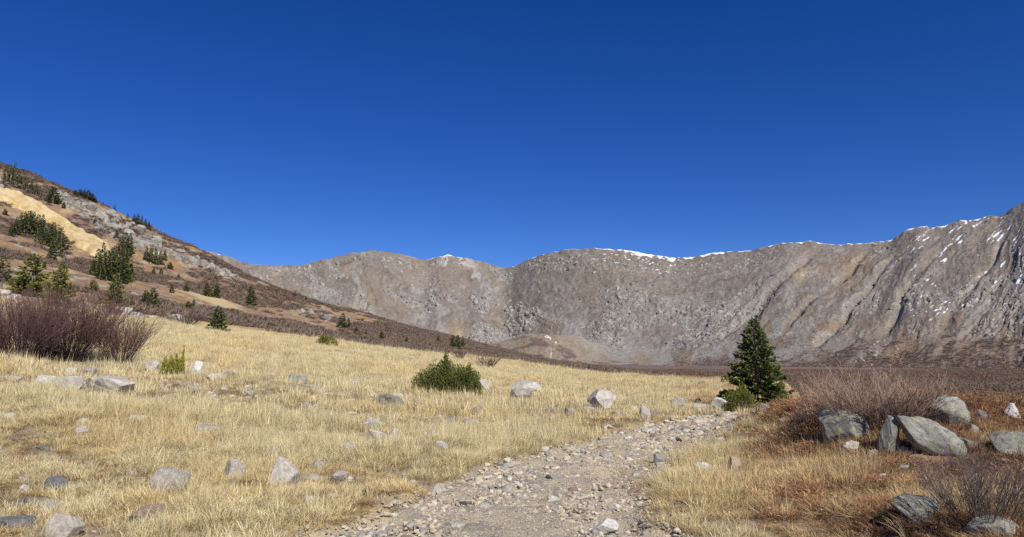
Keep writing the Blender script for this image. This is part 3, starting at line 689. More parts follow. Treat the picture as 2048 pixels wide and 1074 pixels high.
# ------------------------------------------------------------------ grass
def tuft(seed, n, h, spread, lean, width, stalks=0, curl=1.0):
    r = np.random.default_rng(seed); V = []; F = []; T = []
    for b in range(n + stalks):
        st = b >= n
        a = r.uniform(0, 6.283); rad = spread * math.sqrt(r.random()) * .5
        p = np.array([math.cos(a) * rad, math.sin(a) * rad, -.02])
        a2 = a + r.normal(0, .7); out = np.array([math.cos(a2), math.sin(a2), 0])
        hh = h * (r.uniform(.45, 1.0) if not st else r.uniform(1.2, 1.7)); ln = lean * r.uniform(.2, 1.3) * (1 if not st else .45)
        wd = width * r.uniform(.7, 1.3) * (.6 if st else 1)
        side = np.array([-out[1], out[0], 0]); side = side * math.cos(b) + out * math.sin(b) * .6
        segs = 3; i0 = len(V); tone = r.random()
        for s in range(segs + 1):
            t = s / segs
            c = p + out * (ln * hh * t ** (1.6 * curl)) + np.array([0, 0, hh * (t - .28 * ln * t * t)])
            ww = wd * (1 - t) ** .7
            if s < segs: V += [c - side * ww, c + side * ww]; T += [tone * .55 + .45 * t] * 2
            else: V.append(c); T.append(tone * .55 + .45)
        for s in range(segs - 1): F += [(i0 + 2 * s, i0 + 2 * s + 1, i0 + 2 * s + 3), (i0 + 2 * s, i0 + 2 * s + 3, i0 + 2 * s + 2)]
        F.append((i0 + 2 * segs - 2, i0 + 2 * segs - 1, i0 + 2 * segs))
    return np.array(V), np.array(F), np.array(T)
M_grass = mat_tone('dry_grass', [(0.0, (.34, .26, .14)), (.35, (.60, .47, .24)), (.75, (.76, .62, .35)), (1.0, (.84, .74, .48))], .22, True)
tufts = []
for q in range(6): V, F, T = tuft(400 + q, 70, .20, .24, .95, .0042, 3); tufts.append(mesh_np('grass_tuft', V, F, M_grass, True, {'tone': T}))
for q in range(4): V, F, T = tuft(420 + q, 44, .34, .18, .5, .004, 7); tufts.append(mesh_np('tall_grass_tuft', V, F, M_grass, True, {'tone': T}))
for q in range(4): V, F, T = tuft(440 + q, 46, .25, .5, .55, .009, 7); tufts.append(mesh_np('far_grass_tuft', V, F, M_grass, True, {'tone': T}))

ROCKS = [(o.location.x, o.location.y, max(o.scale.x, o.scale.y)) for o in bpy.data.objects if o.name.split('.')[0] in ('boulder', 'stone') and o.users_collection]
def off_rocks(X, Y, f=.66):
    ok = np.ones(len(X), bool)
    for a, b, s in ROCKS: ok &= np.hypot(X - a, Y - b) > s * f
    return ok
def meadow_points(n, y0, y1, seed, umax=.84):
    r = np.random.default_rng(seed)
    Y = np.sqrt(r.uniform(y0 ** 2, y1 ** 2, n)); X = r.uniform(-1, 1, n) * (umax * Y + 3.5)
    return X, Y, r
def grass_layer(name, n, y0, y1, seed, size, kinds, label, red=False, thin=0.0):
    X, Y, r = meadow_points(n, y0, y1, seed)
    tm = track_mask(X, Y); rz = red_zone(X, Y)
    patchy = fbm(X / 1.5, Y / 1.5, 4, 201)
    lv, rv = track_lr(Y); vv = (X - lv) / (rv - lv)
    d = (1 - tm) ** 2 + tm * sstep(-.15, .3, fbm(X / .8, Y / .8, 3, 202)) * (.15 + .75 * np.exp(-((vv - .5) / .13) ** 2))
    d = d * (.12 + .88 * sstep(-.45 + thin, .15 + thin, patchy + .16 + .5 * sstep(18, 36, Y) + .5 * fbm(X / .6, Y / .6, 2, 205)))
    drop = sstep(-1.5, 1.5, X - .41 * Y) * sstep(17, 20, Y); d = d * (1 - .7 * drop)
    keep = (r.random(n) < d) & off_rocks(X, Y)
    X, Y, rz, patchy, tm = X[keep], Y[keep], rz[keep], patchy[keep], tm[keep]; n = len(X)
    Z = terrain(X, Y)
    s = size * r.uniform(.65, 1.25, n) * (.8 + .35 * sstep(-.3, .5, patchy)) * (1 - .55 * (tm > .1))
    right = sstep(.3, 2.5, X - track_lr(Y)[1]) * (1 - sstep(17, 22, Y))
    base = np.stack([np.ones(n) * 1.03, np.ones(n) * 1.085, np.ones(n) * 1.16], 1) * r.uniform(.74, 1.18, n)[:, None]
    warm = fbm(X / 3, Y / 3, 3, 203)
    t = mixc(base * col(1, 1.01, 1.02), base * col(1.0, .93, .8), sstep(-.1, .5, warm) * .6)
    t = mixc(t, base * np.where(r.random(n)[:, None] < .5, col(.62, .5, .45)[None], col(.95, .84, .74)[None]), right * .85)
    t = mixc(t, base * col(.46, .27, .23), rz * (r.random(n) < .7) * .9)
    hay = sstep(.25, .55, fbm(X / 5, Y / 2.2, 3, 204) - .35 * sstep(30, 10, Y)) * sstep(20, 30, Y) * sstep(2, 8, X); t = mixc(t, base * col(.62, .42, .34), hay * .8)
    idx = np.array(kinds)[r.integers(0, len(kinds), n)]
    sc = np.stack([s * r.uniform(.9, 1.3, n), s * r.uniform(.9, 1.3, n), s * r.uniform(.8, 1.25, n) * (1 - .35 * rz)], 1)
    rot = np.stack([r.normal(0, .1, n), r.normal(.06, .1, n), r.uniform(0, 6.28, n)], 1)
    scatter(name, tufts, np.stack([X, Y, Z], 1), rot, sc, idx, t, label)
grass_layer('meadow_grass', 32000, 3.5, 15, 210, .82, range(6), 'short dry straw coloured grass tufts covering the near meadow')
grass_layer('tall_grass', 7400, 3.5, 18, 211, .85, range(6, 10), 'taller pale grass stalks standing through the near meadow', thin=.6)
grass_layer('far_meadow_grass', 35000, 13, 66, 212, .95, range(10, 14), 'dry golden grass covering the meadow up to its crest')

# ------------------------------------------------------------------ conifers
def kites(C, D, Ln, Wd, tone, r):
    """elongated 4-vertex sprays: centre base C, direction D, length, width"""
    n = len(C)
    D = D / np.linalg.norm(D, axis=1)[:, None]
    S = np.cross(D, r.normal(size=(n, 3))); S /= np.linalg.norm(S, axis=1)[:, None] + 1e-9
    m = C + D * (Ln * .45)[:, None]
    V = np.stack([C, m + S * Wd[:, None], C + D * Ln[:, None], m - S * Wd[:, None]], 1).reshape(-1, 3)
    F = np.arange(4 * n).reshape(n, 4)
    return V, F, np.repeat(tone, 4)
def tube(P, R, sides=5):
    P = np.asarray(P, float); n = len(P); a = np.arange(sides) / sides * 2 * np.pi
    T = np.gradient(P, axis=0); T /= np.linalg.norm(T, axis=1)[:, None] + 1e-9
    ref = np.array([1., 0.03, 0.02]); A = np.cross(T, ref); A /= np.linalg.norm(A, axis=1)[:, None] + 1e-9; Bv = np.cross(T, A)
    V = (P[:, None] + np.asarray(R)[:, None, None] * (A[:, None] * np.cos(a)[None, :, None] + Bv[:, None] * np.sin(a)[None, :, None])).reshape(-1, 3)
    i = np.arange((n - 1) * sides); rr = i // sides; c = i % sides
    F = np.stack([rr * sides + c, rr * sides + (c + 1) % sides, (rr + 1) * sides + (c + 1) % sides, (rr + 1) * sides + c], 1)
    return V, F
def join(parts):
    V = []; F = []; o = 0
    for v, f in parts: V.append(v); F.append(f + o); o += len(v)
    return np.concatenate(V), np.concatenate(F)
k = N('conifer_bark'); k.l(k.ramp(k.noise(12, 5, .6, k.obj()), [(.3, (.10, .075, .06)), (.7, (.30, .26, .22))]), k.b.inputs['Base Color']); M_bark = k.m
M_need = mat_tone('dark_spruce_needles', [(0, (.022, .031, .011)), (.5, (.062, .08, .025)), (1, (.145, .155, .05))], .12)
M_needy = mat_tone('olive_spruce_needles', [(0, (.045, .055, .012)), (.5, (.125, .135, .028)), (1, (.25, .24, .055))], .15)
def spruce(seed, rad=.3, nb=90, per=16, kl=.075, kw=.02, power=.8, low=.06, irregular=.25, dead=0):
    """unit-height spruce -> trunk (V,F), crown (V,F,tone)"""
    r = np.random.default_rng(seed)
    zt = np.linspace(-.02, .99, 9); tr = tube(np.stack([.006 * np.sin(zt * 7 + seed), .006 * np.cos(zt * 5 + seed), zt], 1), .022 * (1 - zt) + .003, 6)
    lim = [tr]; C = []; D = []; T = []; L = []
    lob = r.uniform(-irregular, irregular, 12)
    for b in range(nb):
        v = low + (1 - low) * (b + r.random()) / nb
        v = min(v, .985)
        az = b * 2.39996 + r.normal(0, .35)
        ln = rad * (1 - v) ** power * (1 + lob[int(az / .5236) % 12] + r.normal(0, .14)) + .012
        up = -.25 + .75 * v + r.normal(0, .1)
        s = np.linspace(0, 1, 6)
        out = np.array([math.cos(az), math.sin(az), 0])
        pts = np.outer(s * ln, out) + np.stack([0 * s, 0 * s, v + ln * (up * s - .25 * s**2 + .32 * s**3)], 1)
        if ln > .06 : lim.append(tube(pts[[0, 2, 4, 5]], np.array([.006, .004, .002, .001]) * (1 - .6 * v), 3))
        if b < dead: continue
        m = max(4, int(per * (ln / rad) ** .8 + 3))
        q = r.uniform(.12, 1, m) ** .8
        base = np.stack([np.interp(q, s, pts[:, k]) for k in range(3)], 1)
        sd = np.array([-out[1], out[0], 0]); sg = r.choice([-1, 1], m) * r.uniform(.2, 1.2, m) * (1 - .5 * q)
        dd = out[None] * r.uniform(.5, 1, m)[:, None] + sd[None] * sg[:, None] + np.array([0, 0, 1.])[None] * r.normal(.05, .32, m)[:, None]
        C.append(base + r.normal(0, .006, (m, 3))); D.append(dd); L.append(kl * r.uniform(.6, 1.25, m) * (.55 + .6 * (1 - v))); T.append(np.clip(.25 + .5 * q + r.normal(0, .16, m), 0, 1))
    C = np.concatenate(C); D = np.concatenate(D); L = np.concatenate(L); T = np.concatenate(T)
    return join(lim), kites(C, D, L, L * (kw / kl), T, r)
def tree_meshes(seed, mat, **kw):
    (tv, tf), (cv, cf, ct) = spruce(seed, **kw)
    return mesh_np('trunk', tv, tf, M_bark, True), mesh_np('crown', cv, cf, mat, False, {'tone': ct})
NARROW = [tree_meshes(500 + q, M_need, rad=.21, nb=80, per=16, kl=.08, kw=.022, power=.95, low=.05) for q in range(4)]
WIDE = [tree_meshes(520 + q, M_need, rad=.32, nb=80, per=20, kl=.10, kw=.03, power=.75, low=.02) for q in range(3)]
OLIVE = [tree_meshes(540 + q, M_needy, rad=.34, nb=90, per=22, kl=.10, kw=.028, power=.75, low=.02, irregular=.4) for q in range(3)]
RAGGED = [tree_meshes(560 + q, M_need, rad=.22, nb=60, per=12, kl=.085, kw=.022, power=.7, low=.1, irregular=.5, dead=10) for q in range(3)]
TREE_N = [0]
def place_tree(px, py, hpx, kind, label, group=None, wide=1.0, name='spruce_tree', shift=0):
    X, Y, Z = march([px], [py]); X, Y, Z = X[0], Y[0] + shift, Z[0]
    X = X * (Y / (Y - shift)) if shift else X
    Z = float(terrain(np.array([X]), np.array([Y]))[0])
    h = hpx * Y / FPX * 1.04
    q = TREE_N[0]; TREE_N[0] += 1
    tm, cm = kind[q % len(kind)]
    e = link(name, None, None, label, 'tree', group); e.location = (X, Y, Z - .02 * h); e.scale = (h * wide, h * wide, h); e.rotation_euler = (0, 0, q * 1.7)
    e.empty_display_size = .1
    link('trunk', tm, e); link('crown', cm, e)
    return e
def grove(pts, kind, label, group, wide=1.0, step=0):
    for k, (a, b, h) in enumerate(pts): place_tree(a, b, h, kind, label, group, wide * .8 * (1 + .2 * math.sin(k * 2.3)), shift=(k % 3) * step)
grove([(12, 362, 34), (20, 370, 40), (28, 360, 40), (35, 377, 40), (44, 380, 36), (52, 385, 36), (62, 388, 28), (72, 393, 26), (8, 372, 26), (80, 396, 18)], RAGGED, 'ragged dark spruce in the row along the skyline above the yellow tailings', 'spruces on the skyline above the tailings', 1.2)
place_tree(106, 407, 33, WIDE, 'dark bushy spruce standing alone between tailings and grey outcrop', wide=1.35)
grove([(22, 468, 26), (32, 468, 36), (40, 468, 44), (48, 468, 48), (56, 469, 52), (65, 470, 50), (74, 472, 48), (83, 476, 50), (60, 462, 44)], NARROW, 'dark spruce in the dense grove just below the yellow tailings', 'upper grove below the tailings', 1.25, 2)
grove([(72, 496, 28), (86, 492, 38), (95, 493, 46), (104, 496, 52), (112, 503, 50), (120, 517, 60), (128, 518, 46), (104, 518, 42), (80, 500, 26)], RAGGED + NARROW[:1], 'dark spruce in the ragged grove with bare pale trunks at the tailings edge', 'ragged grove at the tailings edge', 1.35, 2)
grove([(184, 552, 32), (194, 557, 56), (203, 561, 70), (212, 565, 60), (220, 567, 66), (229, 568, 60), (238, 569, 64), (247, 568, 68), (254, 565, 62), (199, 566, 46), (226, 560, 66), (243, 560, 70)], NARROW, 'slender dark spruce in the large grove at the foot of the tailings', 'large grove at the foot of the tailings', 1.15, 2)
grove([(241, 508, 38), (250, 509, 44), (259, 508, 42)], NARROW, 'dark spruce in the tight clump right of the tailings tip', 'clump right of the tailings tip', 1.4)
grove([(292, 520, 30), (301, 524, 32), (311, 528, 32), (320, 529, 28), (329, 522, 22)], NARROW, 'dark spruce in the short row below the lower outcrop', 'short row below the lower outcrop', 1.2)
grove([(307, 548, 18), (322, 549, 15)], WIDE, 'small spruce of a pair below the short row of spruces', 'pair below the short row')
for a in ((62, 594, 84, OLIVE, 1.2, 'broad olive green spruce on the bench below the hillside'), (42, 592, 42, OLIVE, 1.3, 'low bushy spruce at the left side of the broad olive one'), (118, 614, 86, OLIVE, .95, 'tall olive green spruce beside the broad one on the bench'), (98, 606, 44, OLIVE, 1.0, 'low olive spruce between the two bench spruces'),
          (2, 578, 66, RAGGED, 1.5, 'ragged dark spruce at the far left end of the bench'), (185, 592, 28, OLIVE, 1.2, 'small yellowish spruce among willows below the large grove'), (228, 619, 66, OLIVE, 1.1, 'conical olive spruce in front of the large grove'), (290, 622, 34, WIDE, 1.2, 'left spruce of the dark pair behind the meadow crest'), (304, 623, 42, WIDE, 1.1, 'right taller spruce of the dark pair behind the meadow crest'),
          (387, 616, 20, WIDE, .9, 'small dark spruce above the olive shrub on the slope'), (376, 625, 20, OLIVE, 1.6, 'low olive spruce shrub beside a small dark spruce'), (343, 590, 19, NARROW, 1.3, 'small spruce by the pale path'), (372, 587, 14, WIDE, 1.4, 'small round spruce above the pale path'), (357, 556, 11, WIDE, 1.2, 'tiny spruce high on the slope above the path'),
          (413, 597, 27, WIDE, 1.0, 'left spruce of the pair below the pale path'), (432, 602, 29, WIDE, 1.0, 'right spruce of the pair below the pale path'), (501, 613, 41, NARROW, 1.5, 'lone dark conical spruce on the open shrubby slope'), (435, 665, 52, WIDE, 1.25, 'dark green spruce standing at the crest of the meadow'), (88, 541, 13, WIDE, 1.1, 'tiny dark spruce between grove and bench'),
          (685, 656, 30, NARROW, 1.7, 'left larger spruce of a clump low on the hillside'), (697, 654, 20, NARROW, 1.5, 'right smaller spruce of a clump low on the hillside'), (712, 670, 19, WIDE, 1.1, 'small spruce below the low hillside clump'), (763, 681, 19, WIDE, 1.2, 'small round spruce above the meadow crest'), (813, 684, 13, WIDE, 1.0, 'tiny spruce near the tip of the hillside'), (876, 688, 13, WIDE, 1.3, 'tiny spruce left of the dark trio'),
          (732, 671, 11, WIDE, 1.0, 'tiny spruce between two small round spruces'), (10, 427, 13, WIDE, 1.3, 'small round spruce on the tan slope under the tailings'), (127, 419, 13, WIDE, 1.0, 'tiny spruce below the lone bushy one by the outcrop'), (190, 450, 14, NARROW, 1.3, 'small spruce below the long outcrop'), (233, 478, 20, NARROW, 1.3, 'small dark spruce at the lower edge of the long outcrop'),
          (340, 538, 14, OLIVE, 1.7, 'low olive shrubby spruce at the end of the short row'), (590, 598, 14, NARROW, 1.2, 'tiny spruce standing on the hillside edge'), (612, 603, 8, WIDE, 1.2, 'tiny shrubby spruce on the hillside edge'), (557, 584, 7, WIDE, 1.3, 'tiny dark spruce on the descending skyline'), (1445, 768, 13, OLIVE, 1.1, 'tiny olive spruce at the meadow crest by the big spruce')):
    place_tree(a[0], a[1], a[2], a[3], a[5], None, a[4])
grove([(905, 696, 27), (915, 697, 29), (925, 697, 25)], NARROW, 'dark spruce of the tight trio at the tip of the hillside', 'trio at the hillside tip', 1.5)
grove([(150, 391, 13), (160, 393, 17), (168, 396, 19), (176, 399, 20), (184, 402, 17), (191, 405, 11)], WIDE, 'low dark spruce of the wind clipped clump on the outcrop skyline', 'wind clipped clump on the skyline', 1.6)
grove([(228, 431, 22), (206, 414, 11), (201, 412, 9), (255, 440, 14)], RAGGED, 'small ragged spruce on the outcrop crest', 'ragged spruces on the outcrop crest', 1.3)
grove([(268, 448, 20), (275, 451, 24), (283, 454, 23), (290, 456, 18), (297, 460, 18)], NARROW, 'dark spruce of the clump at the end of the outcrop crest', 'clump at the end of the outcrop crest', 1.3)

# the spruce beside the track
def hero_tree(px, py, hpx, seed, label, mat, name='spruce_tree', **kw):
    X, Y, Z = march([px], [py]); X, Y, Z = X[0], Y[0] + .5, Z[0]; X *= Y / (Y - .5)
    h = hpx * Y / FPX
    tm, cm = tree_meshes(seed, mat, **kw)
    e = link(name, None, None, label, 'tree'); e.location = (X, Y, float(terrain(np.array([X]), np.array([Y]))[0]) - .03); e.scale = (h, h, h); e.empty_display_size = .1
    link('trunk', tm, e); link('crown', cm, e); return e
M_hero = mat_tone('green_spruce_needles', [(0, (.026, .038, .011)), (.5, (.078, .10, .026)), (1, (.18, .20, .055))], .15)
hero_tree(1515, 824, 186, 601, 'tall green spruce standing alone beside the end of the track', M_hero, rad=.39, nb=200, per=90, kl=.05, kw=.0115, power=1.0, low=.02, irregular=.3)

M_bush = mat_tone('bush_needles', [(0, (.028, .038, .011)), (.5, (.085, .10, .025)), (1, (.2, .21, .055))], .15)
M_yel = mat_tone('yellow_green_needles', [(0, (.09, .095, .014)), (.5, (.22, .21, .03)), (1, (.36, .33, .06))], .15)
def dome(seed, spec, n, kl, kw, up=.6):
    """shrubby conifer: spec = [(x, y, rx, ry, h)] domes/cones in metres -> crown kites"""
    r = np.random.default_rng(seed); C = []; D = []; T = []
    tot = sum(a[2] * a[4] for a in spec)
    for (x, y, rx, ry, h, pw) in spec:
        m = int(n * rx * h / tot)
        a = r.uniform(0, 6.283, m); z = r.random(m) ** .8; rad = (1 - z ** pw) ** (1 / pw if pw > 1 else 1.0)
        q = 1 - .35 * r.random(m) ** 2
        lump = 1 + .16 * np.sin(a * 3 + seed) + .1 * np.sin(a * 7 + z * 6)
        P = np.stack([x + rx * rad * q * lump * np.cos(a), y + ry * rad * q * lump * np.sin(a), h * z * q * (1 + .08 * np.sin(a * 5 + x * 9))], 1)
        dd = np.stack([np.cos(a) * rad, np.sin(a) * rad, up + z], 1) + r.normal(0, .5, (m, 3))
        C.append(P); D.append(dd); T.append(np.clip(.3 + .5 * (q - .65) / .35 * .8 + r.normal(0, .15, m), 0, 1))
    C = np.concatenate(C); D = np.concatenate(D); T = np.concatenate(T)
    L = kl * r.uniform(.6, 1.3, len(C))
    return kites(C, D, L, L * kw, T, r)
def conifer_bush(px, py, name, label, spec, mat, n, kl, kw=.2, up=.6, seed=1, cat='shrub'):
    X, Y, Z = march([px], [py]); s = Y[0] / FPX
    spec = [(a * s, b * s, c * s, d * s, e * s, f) for a, b, c, d, e, f in spec]
    Yc = Y[0] + .6 * max(a[3] for a in spec); Xc = X[0] * Yc / Y[0]
    V, F, T = dome(seed, spec, n, kl, kw, up)
    e = link(name, None, None, label, cat); e.location = (Xc, Yc, float(terrain(np.array([Xc]), np.array([Yc]))[0]) - .03); e.empty_display_size = .1
    link('foliage', mesh_np('foliage', V, F, mat, False, {'tone': T}), e)
    st = [tube([(a[0] * .2, a[1] * .2, -.05), (a[0] * .7, a[1] * .7, a[4] * .4), (a[0], a[1], a[4] * .85)], [.03, .02, .006], 5) for a in spec]
    v, f = join(st); link('stem', mesh_np('stem', v, f, M_bark), e)
    return e
conifer_bush(897, 793, 'conifer_shrub', 'round dark green conifer bush with two small spires in the open meadow',
             [(0, 0, 66, 46, 58, 2.6), (-12, 4, 34, 28, 68, 2.6), (-6, 0, 12, 12, 84, 1.6), (40, 6, 13, 13, 60, 1.6), (38, 0, 30, 28, 52, 2.6), (-40, 0, 28, 28, 48, 2.6), (-24, -22, 20, 18, 46, 2.2), (8, -30, 20, 16, 40, 2.2), (24, -18, 18, 16, 54, 2.2), (-48, -12, 16, 16, 26, 2.2), (52, -10, 14, 14, 30, 2.2)], M_bush, 20000, .055, .3, .5, 5)
conifer_bush(1480, 828, 'juniper_shrub', 'round olive green juniper at the left foot of the tall spruce', [(0, 0, 38, 30, 52, 2.0), (8, 4, 22, 22, 62, 1.4), (-20, 0, 20, 18, 34, 2.0)], M_needy, 5000, .08, .15, .5, 7)
conifer_bush(1562, 822, 'juniper_shrub', 'low spreading bright green juniper at the right foot of the tall spruce', [(0, 0, 34, 26, 30, 2.0), (-14, 4, 26, 22, 44, 1.6)], M_needy, 3600, .08, .15, .2, 8)
conifer_bush(343, 752, 'conifer_shrub', 'small yellow green conifer shrub with one taller shoot near the rock cluster', [(-14, 0, 9, 8, 34, 1.3), (-3, 2, 10, 8, 36, 1.3), (8, 0, 9, 8, 38, 1.3), (20, 3, 4, 4, 54, 1.0), (16, 0, 8, 8, 32, 1.4)], M_yel, 1700, .07, .2, 1.4, 9)
conifer_bush(655, 692, 'conifer_shrub', 'low olive conifer shrub on the meadow crest', [(0, 0, 22, 18, 20, 2.0), (-8, 0, 12, 12, 24, 1.5)], M_needy, 1500, .12, .2, .6, 10)

# ------------------------------------------------------------------ leafless willows
def willow(seed, n, h, w, thick=.007, branch=5, twig=3, lean=0.0):
    r = np.random.default_rng(seed); P = []; T = []
    def shoot(p, d, ln, rad, lvl):
        s = np.linspace(0, 1, 5 if lvl == 0 else 4)
        bend = r.normal(0, .16, 3); bend[2] = abs(bend[2]) * .6 + .12
        pts = p + np.outer(s * ln, d) + np.outer(s ** 2 * ln, bend)
        P.append(tube(pts, rad * (1 - .6 * s), 3)); T.append(np.repeat(np.clip(.15 + lvl * .3 + .22 * s + r.normal(0, .08), 0, 1), 3))
        if lvl >= 2: return
        for _ in range(branch if lvl == 0 else twig):
            q = r.uniform(.3, .98); i = np.array([np.interp(q, s, pts[:, k]) for k in range(3)])
            dd = d + r.normal(0, .38, 3) + np.array([0, 0, .18]); dd /= np.linalg.norm(dd)
            shoot(i, dd, ln * r.uniform(.28, .5), rad * .62, lvl + 1)
    for _ in range(n):
        a = r.uniform(0, 6.283); k = math.sqrt(r.random())
        d = np.array([math.cos(a) * k * w / h * .62 + lean, math.sin(a) * k * w / h * .62, 1.0]); nrm = np.linalg.norm(d)
        p = np.array([math.cos(a) * k * w * .16, math.sin(a) * k * w * .16, -.04])
        shoot(p, d / nrm, h * r.uniform(.55, .95) * (1 + .18 * k), thick * r.uniform(.7, 1.2), 0)
    V, F = join(P); return V, F, np.concatenate(T)
M_will = mat_tone('willow_twigs', [(0, (.075, .05, .05)), (.45, (.115, .073, .07)), (1, (.20, .105, .088))], 0, False, .6)
M_willr = mat_tone('pale_tipped_willow_twigs', [(0, (.06, .047, .042)), (.5, (.125, .09, .075)), (1, (.5, .34, .25))], 0, False, .6)
M_willd = mat_tone('dark_bare_twigs', [(0, (.05, .04, .04)), (.5, (.09, .07, .07)), (1, (.16, .125, .115))], 0, False, .6)
def willow_at(px, py, wpx, hpx, n, mat, label, seed, group=None, thick=.007, branch=5, twig=3, lean=0.0, back=.35):
    X, Y, Z = march([px], [py]); s = Y[0] / FPX; w, h = wpx * s, hpx * s
    Yc = Y[0] + back * w; Xc = X[0] * Yc / Y[0]
    V, F, T = willow(seed, n, h, w, thick, branch, twig, lean)
    e = link('willow_shrub', None, None, label, 'shrub', group); e.location = (Xc, Yc, float(terrain(np.array([Xc]), np.array([Yc]))[0])); e.empty_display_size = .1
    o = link('twigs', mesh_np('twigs', V, F, mat, True, {'tone': T}), e); o['kind'] = 'stuff'
    return e
willow_at(40, 728, 190, 116, 210, M_will, 'dense purplish brown willow thicket behind the rock cluster, leftmost part', 701, thick=.0095, branch=6)
willow_at(135, 724, 165, 108, 200, M_will, 'dense purplish brown willow behind the rock cluster, middle of the thicket', 702, thick=.0095, branch=6)
willow_at(236, 732, 112, 86, 150, M_will, 'open reddish willow with separate stems at the right end of the thicket', 703, thick=.007)
willow_at(10, 668, 110, 70, 60, M_will, 'reddish willow behind the thicket beside the bench rocks', 704, thick=.012)
willow_at(370, 652, 90, 30, 60, M_willd, 'grey brown willow low on the meadow crest beside the dark spruce', 705, thick=.02)
willow_at(228, 634, 50, 28, 40, M_will, 'brown willow in front of the conical olive spruce', 706, thick=.02)
willow_at(920, 721, 26, 18, 26, M_will, 'small round leafless willow behind the conifer bush', 707, thick=.016)
willow_at(975, 735, 46, 26, 40, M_will, 'small upright leafless willow on the meadow right of the conifer bush', 708, thick=.014)
willow_at(1742, 872, 285, 96, 240, M_willr, 'spreading leafless willow with pale reddish tips growing over the lichen boulders', 709, thick=.0062, lean=0.0, back=.14, branch=6, twig=4)
willow_at(1825, 862, 110, 72, 60, M_willr, 'smaller reddish bare willow between the tilted slab and the blocky boulder', 710, thick=.0055, branch=6, twig=4)
willow_at(1975, 1085, 210, 140, 70, M_willd, 'dark leafless bush with crooked twigs over lichened rocks', 711, thick=.0036, branch=6, twig=4)
willow_at(1625, 862, 90, 34, 50, M_willd, 'low brown scrub left of the rounded lichen boulder', 712, thick=.005)

# carpets of willow on the slope and the valley floor
def clump(seed, n=90):
    r = np.random.default_rng(seed); a = r.uniform(0, 6.283, n); k = np.sqrt(r.random(n))
    C = np.stack([np.cos(a) * k * .42, np.sin(a) * k * .42, np.zeros(n)], 1)
    D = np.stack([np.cos(a) * k * .7, np.sin(a) * k * .7, np.ones(n)], 1) + r.normal(0, .22, (n, 3))
    L = (1.0 - .35 * k) * r.uniform(.6, 1.05, n)
    return kites(C, D, L, L * .045, np.clip(r.normal(.5, .22, n), 0, 1), r)
M_carp = mat_tone('willow_carpet', [(0, (.12, .088, .07)), (.5, (.205, .15, .112)), (1, (.32, .23, .165))], 0, True)
cl = []
for q in range(5): V, F, T = clump(800 + q); cl.append(mesh_np('willow_clump', V, F, M_carp, False, {'tone': T}))
r = np.random.default_rng(810)
n = 120000; Y = np.sqrt(r.uniform(74 ** 2, 600 ** 2, n)); U_ = r.uniform(-.97, .97, n); X = U_ * Y
d = willow_density(X, Y)
keep = r.random(n) < d * np.clip((Y / 300) ** -.5, .6, 1.4) * .55
X, Y = X[keep], Y[keep]; n = len(X); Z = terrain(X, Y); P_ = X / Y * FPX + 1024
h = r.uniform(.7, 1.5, n) * (1 + .3 * sstep(200, 500, Y)); wd = h * r.uniform(1.3, 2.4, n)
t = mixc(np.ones((n, 3)) * r.uniform(.75, 1.15, n)[:, None], np.ones((n, 3)) * col(.95, .8, .7) * r.uniform(.6, 1.2, n)[:, None], sstep(1050, 1450, P_) * .9 * sstep(-.3, .2, fbm(X / 30, Y / 60, 3, 83) + .1))
hill = P_ < 1000
scatter('willow_carpet', cl, np.stack([X, Y, Z - .1], 1), np.stack([0 * X, 0 * X, r.uniform(0, 6.28, n)], 1), np.stack([wd, wd, h], 1), r.integers(0, 5, n), t, 'carpet of leafless purplish willow over hillside and valley floor')
print('willow clumps', n)

# ------------------------------------------------------------------ low cover right of the track
def cover(name, n, seed, size, tints, thr, label):
    X, Y, r = meadow_points(n, 4, 19, seed); l_, rr = track_lr(Y)
    z_ = red_zone(X, Y); keep = (X > rr + .3) & (r.random(n) < np.clip(z_ + thr, 0, 1)) & off_rocks(X, Y, .9) & (track_mask(X, Y) < .1)
    X, Y = X[keep], Y[keep]; m = len(X); Z = terrain(X, Y)
    h = size * r.uniform(.5, 1.3, m) * (.5 + .5 * sstep(5, 12, Y)); w = h * r.uniform(1.2, 2.2, m)
    t = np.array(tints)[r.integers(0, len(tints), m)] * r.uniform(.7, 1.2, m)[:, None]
    scatter(name, fine, np.stack([X, Y, Z - .01], 1), np.stack([r.normal(0, .2, m), r.normal(0, .2, m), r.uniform(0, 6.28, m)], 1), np.stack([w, w, h], 1), r.integers(0, len(fine), m), t, label)
fine = []
for q in range(4):
    r_ = np.random.default_rng(950 + q); a = r_.uniform(0, 6.283, 110); k_ = np.sqrt(r_.random(110))
    C = np.stack([np.cos(a) * k_ * .5, np.sin(a) * k_ * .5, r_.uniform(0, .5, 110)], 1); D = np.stack([np.cos(a) * k_, np.sin(a) * k_, r_.uniform(.1, 1, 110)], 1) + r_.normal(0, .45, (110, 3))
    L = r_.uniform(.14, .42, 110); V, F, T = kites(C, D, L, L * .03 + .004, np.clip(r_.normal(.5, .25, 110), 0, 1), r_); fine.append(mesh_np('cover_plant', V, F, M_carp, False, {'tone': T}))
cover('rusty_ground_cover', 30000, 951, .15, [(.55, .28, .23), (.42, .24, .21), (.95, .62, .45), (.5, .4, .35), (1.4, 1.1, .8)], -.15, 'low rusty red ground cover and dead stems on the bank right of the track')
cover('tawny_stalks', 11000, 952, .2, [(2.2, 1.7, 1.1), (1.7, 1.2, .75), (1.3, .8, .55)], .12, 'matted tawny stalks and dead leaves on the bank right of the track')

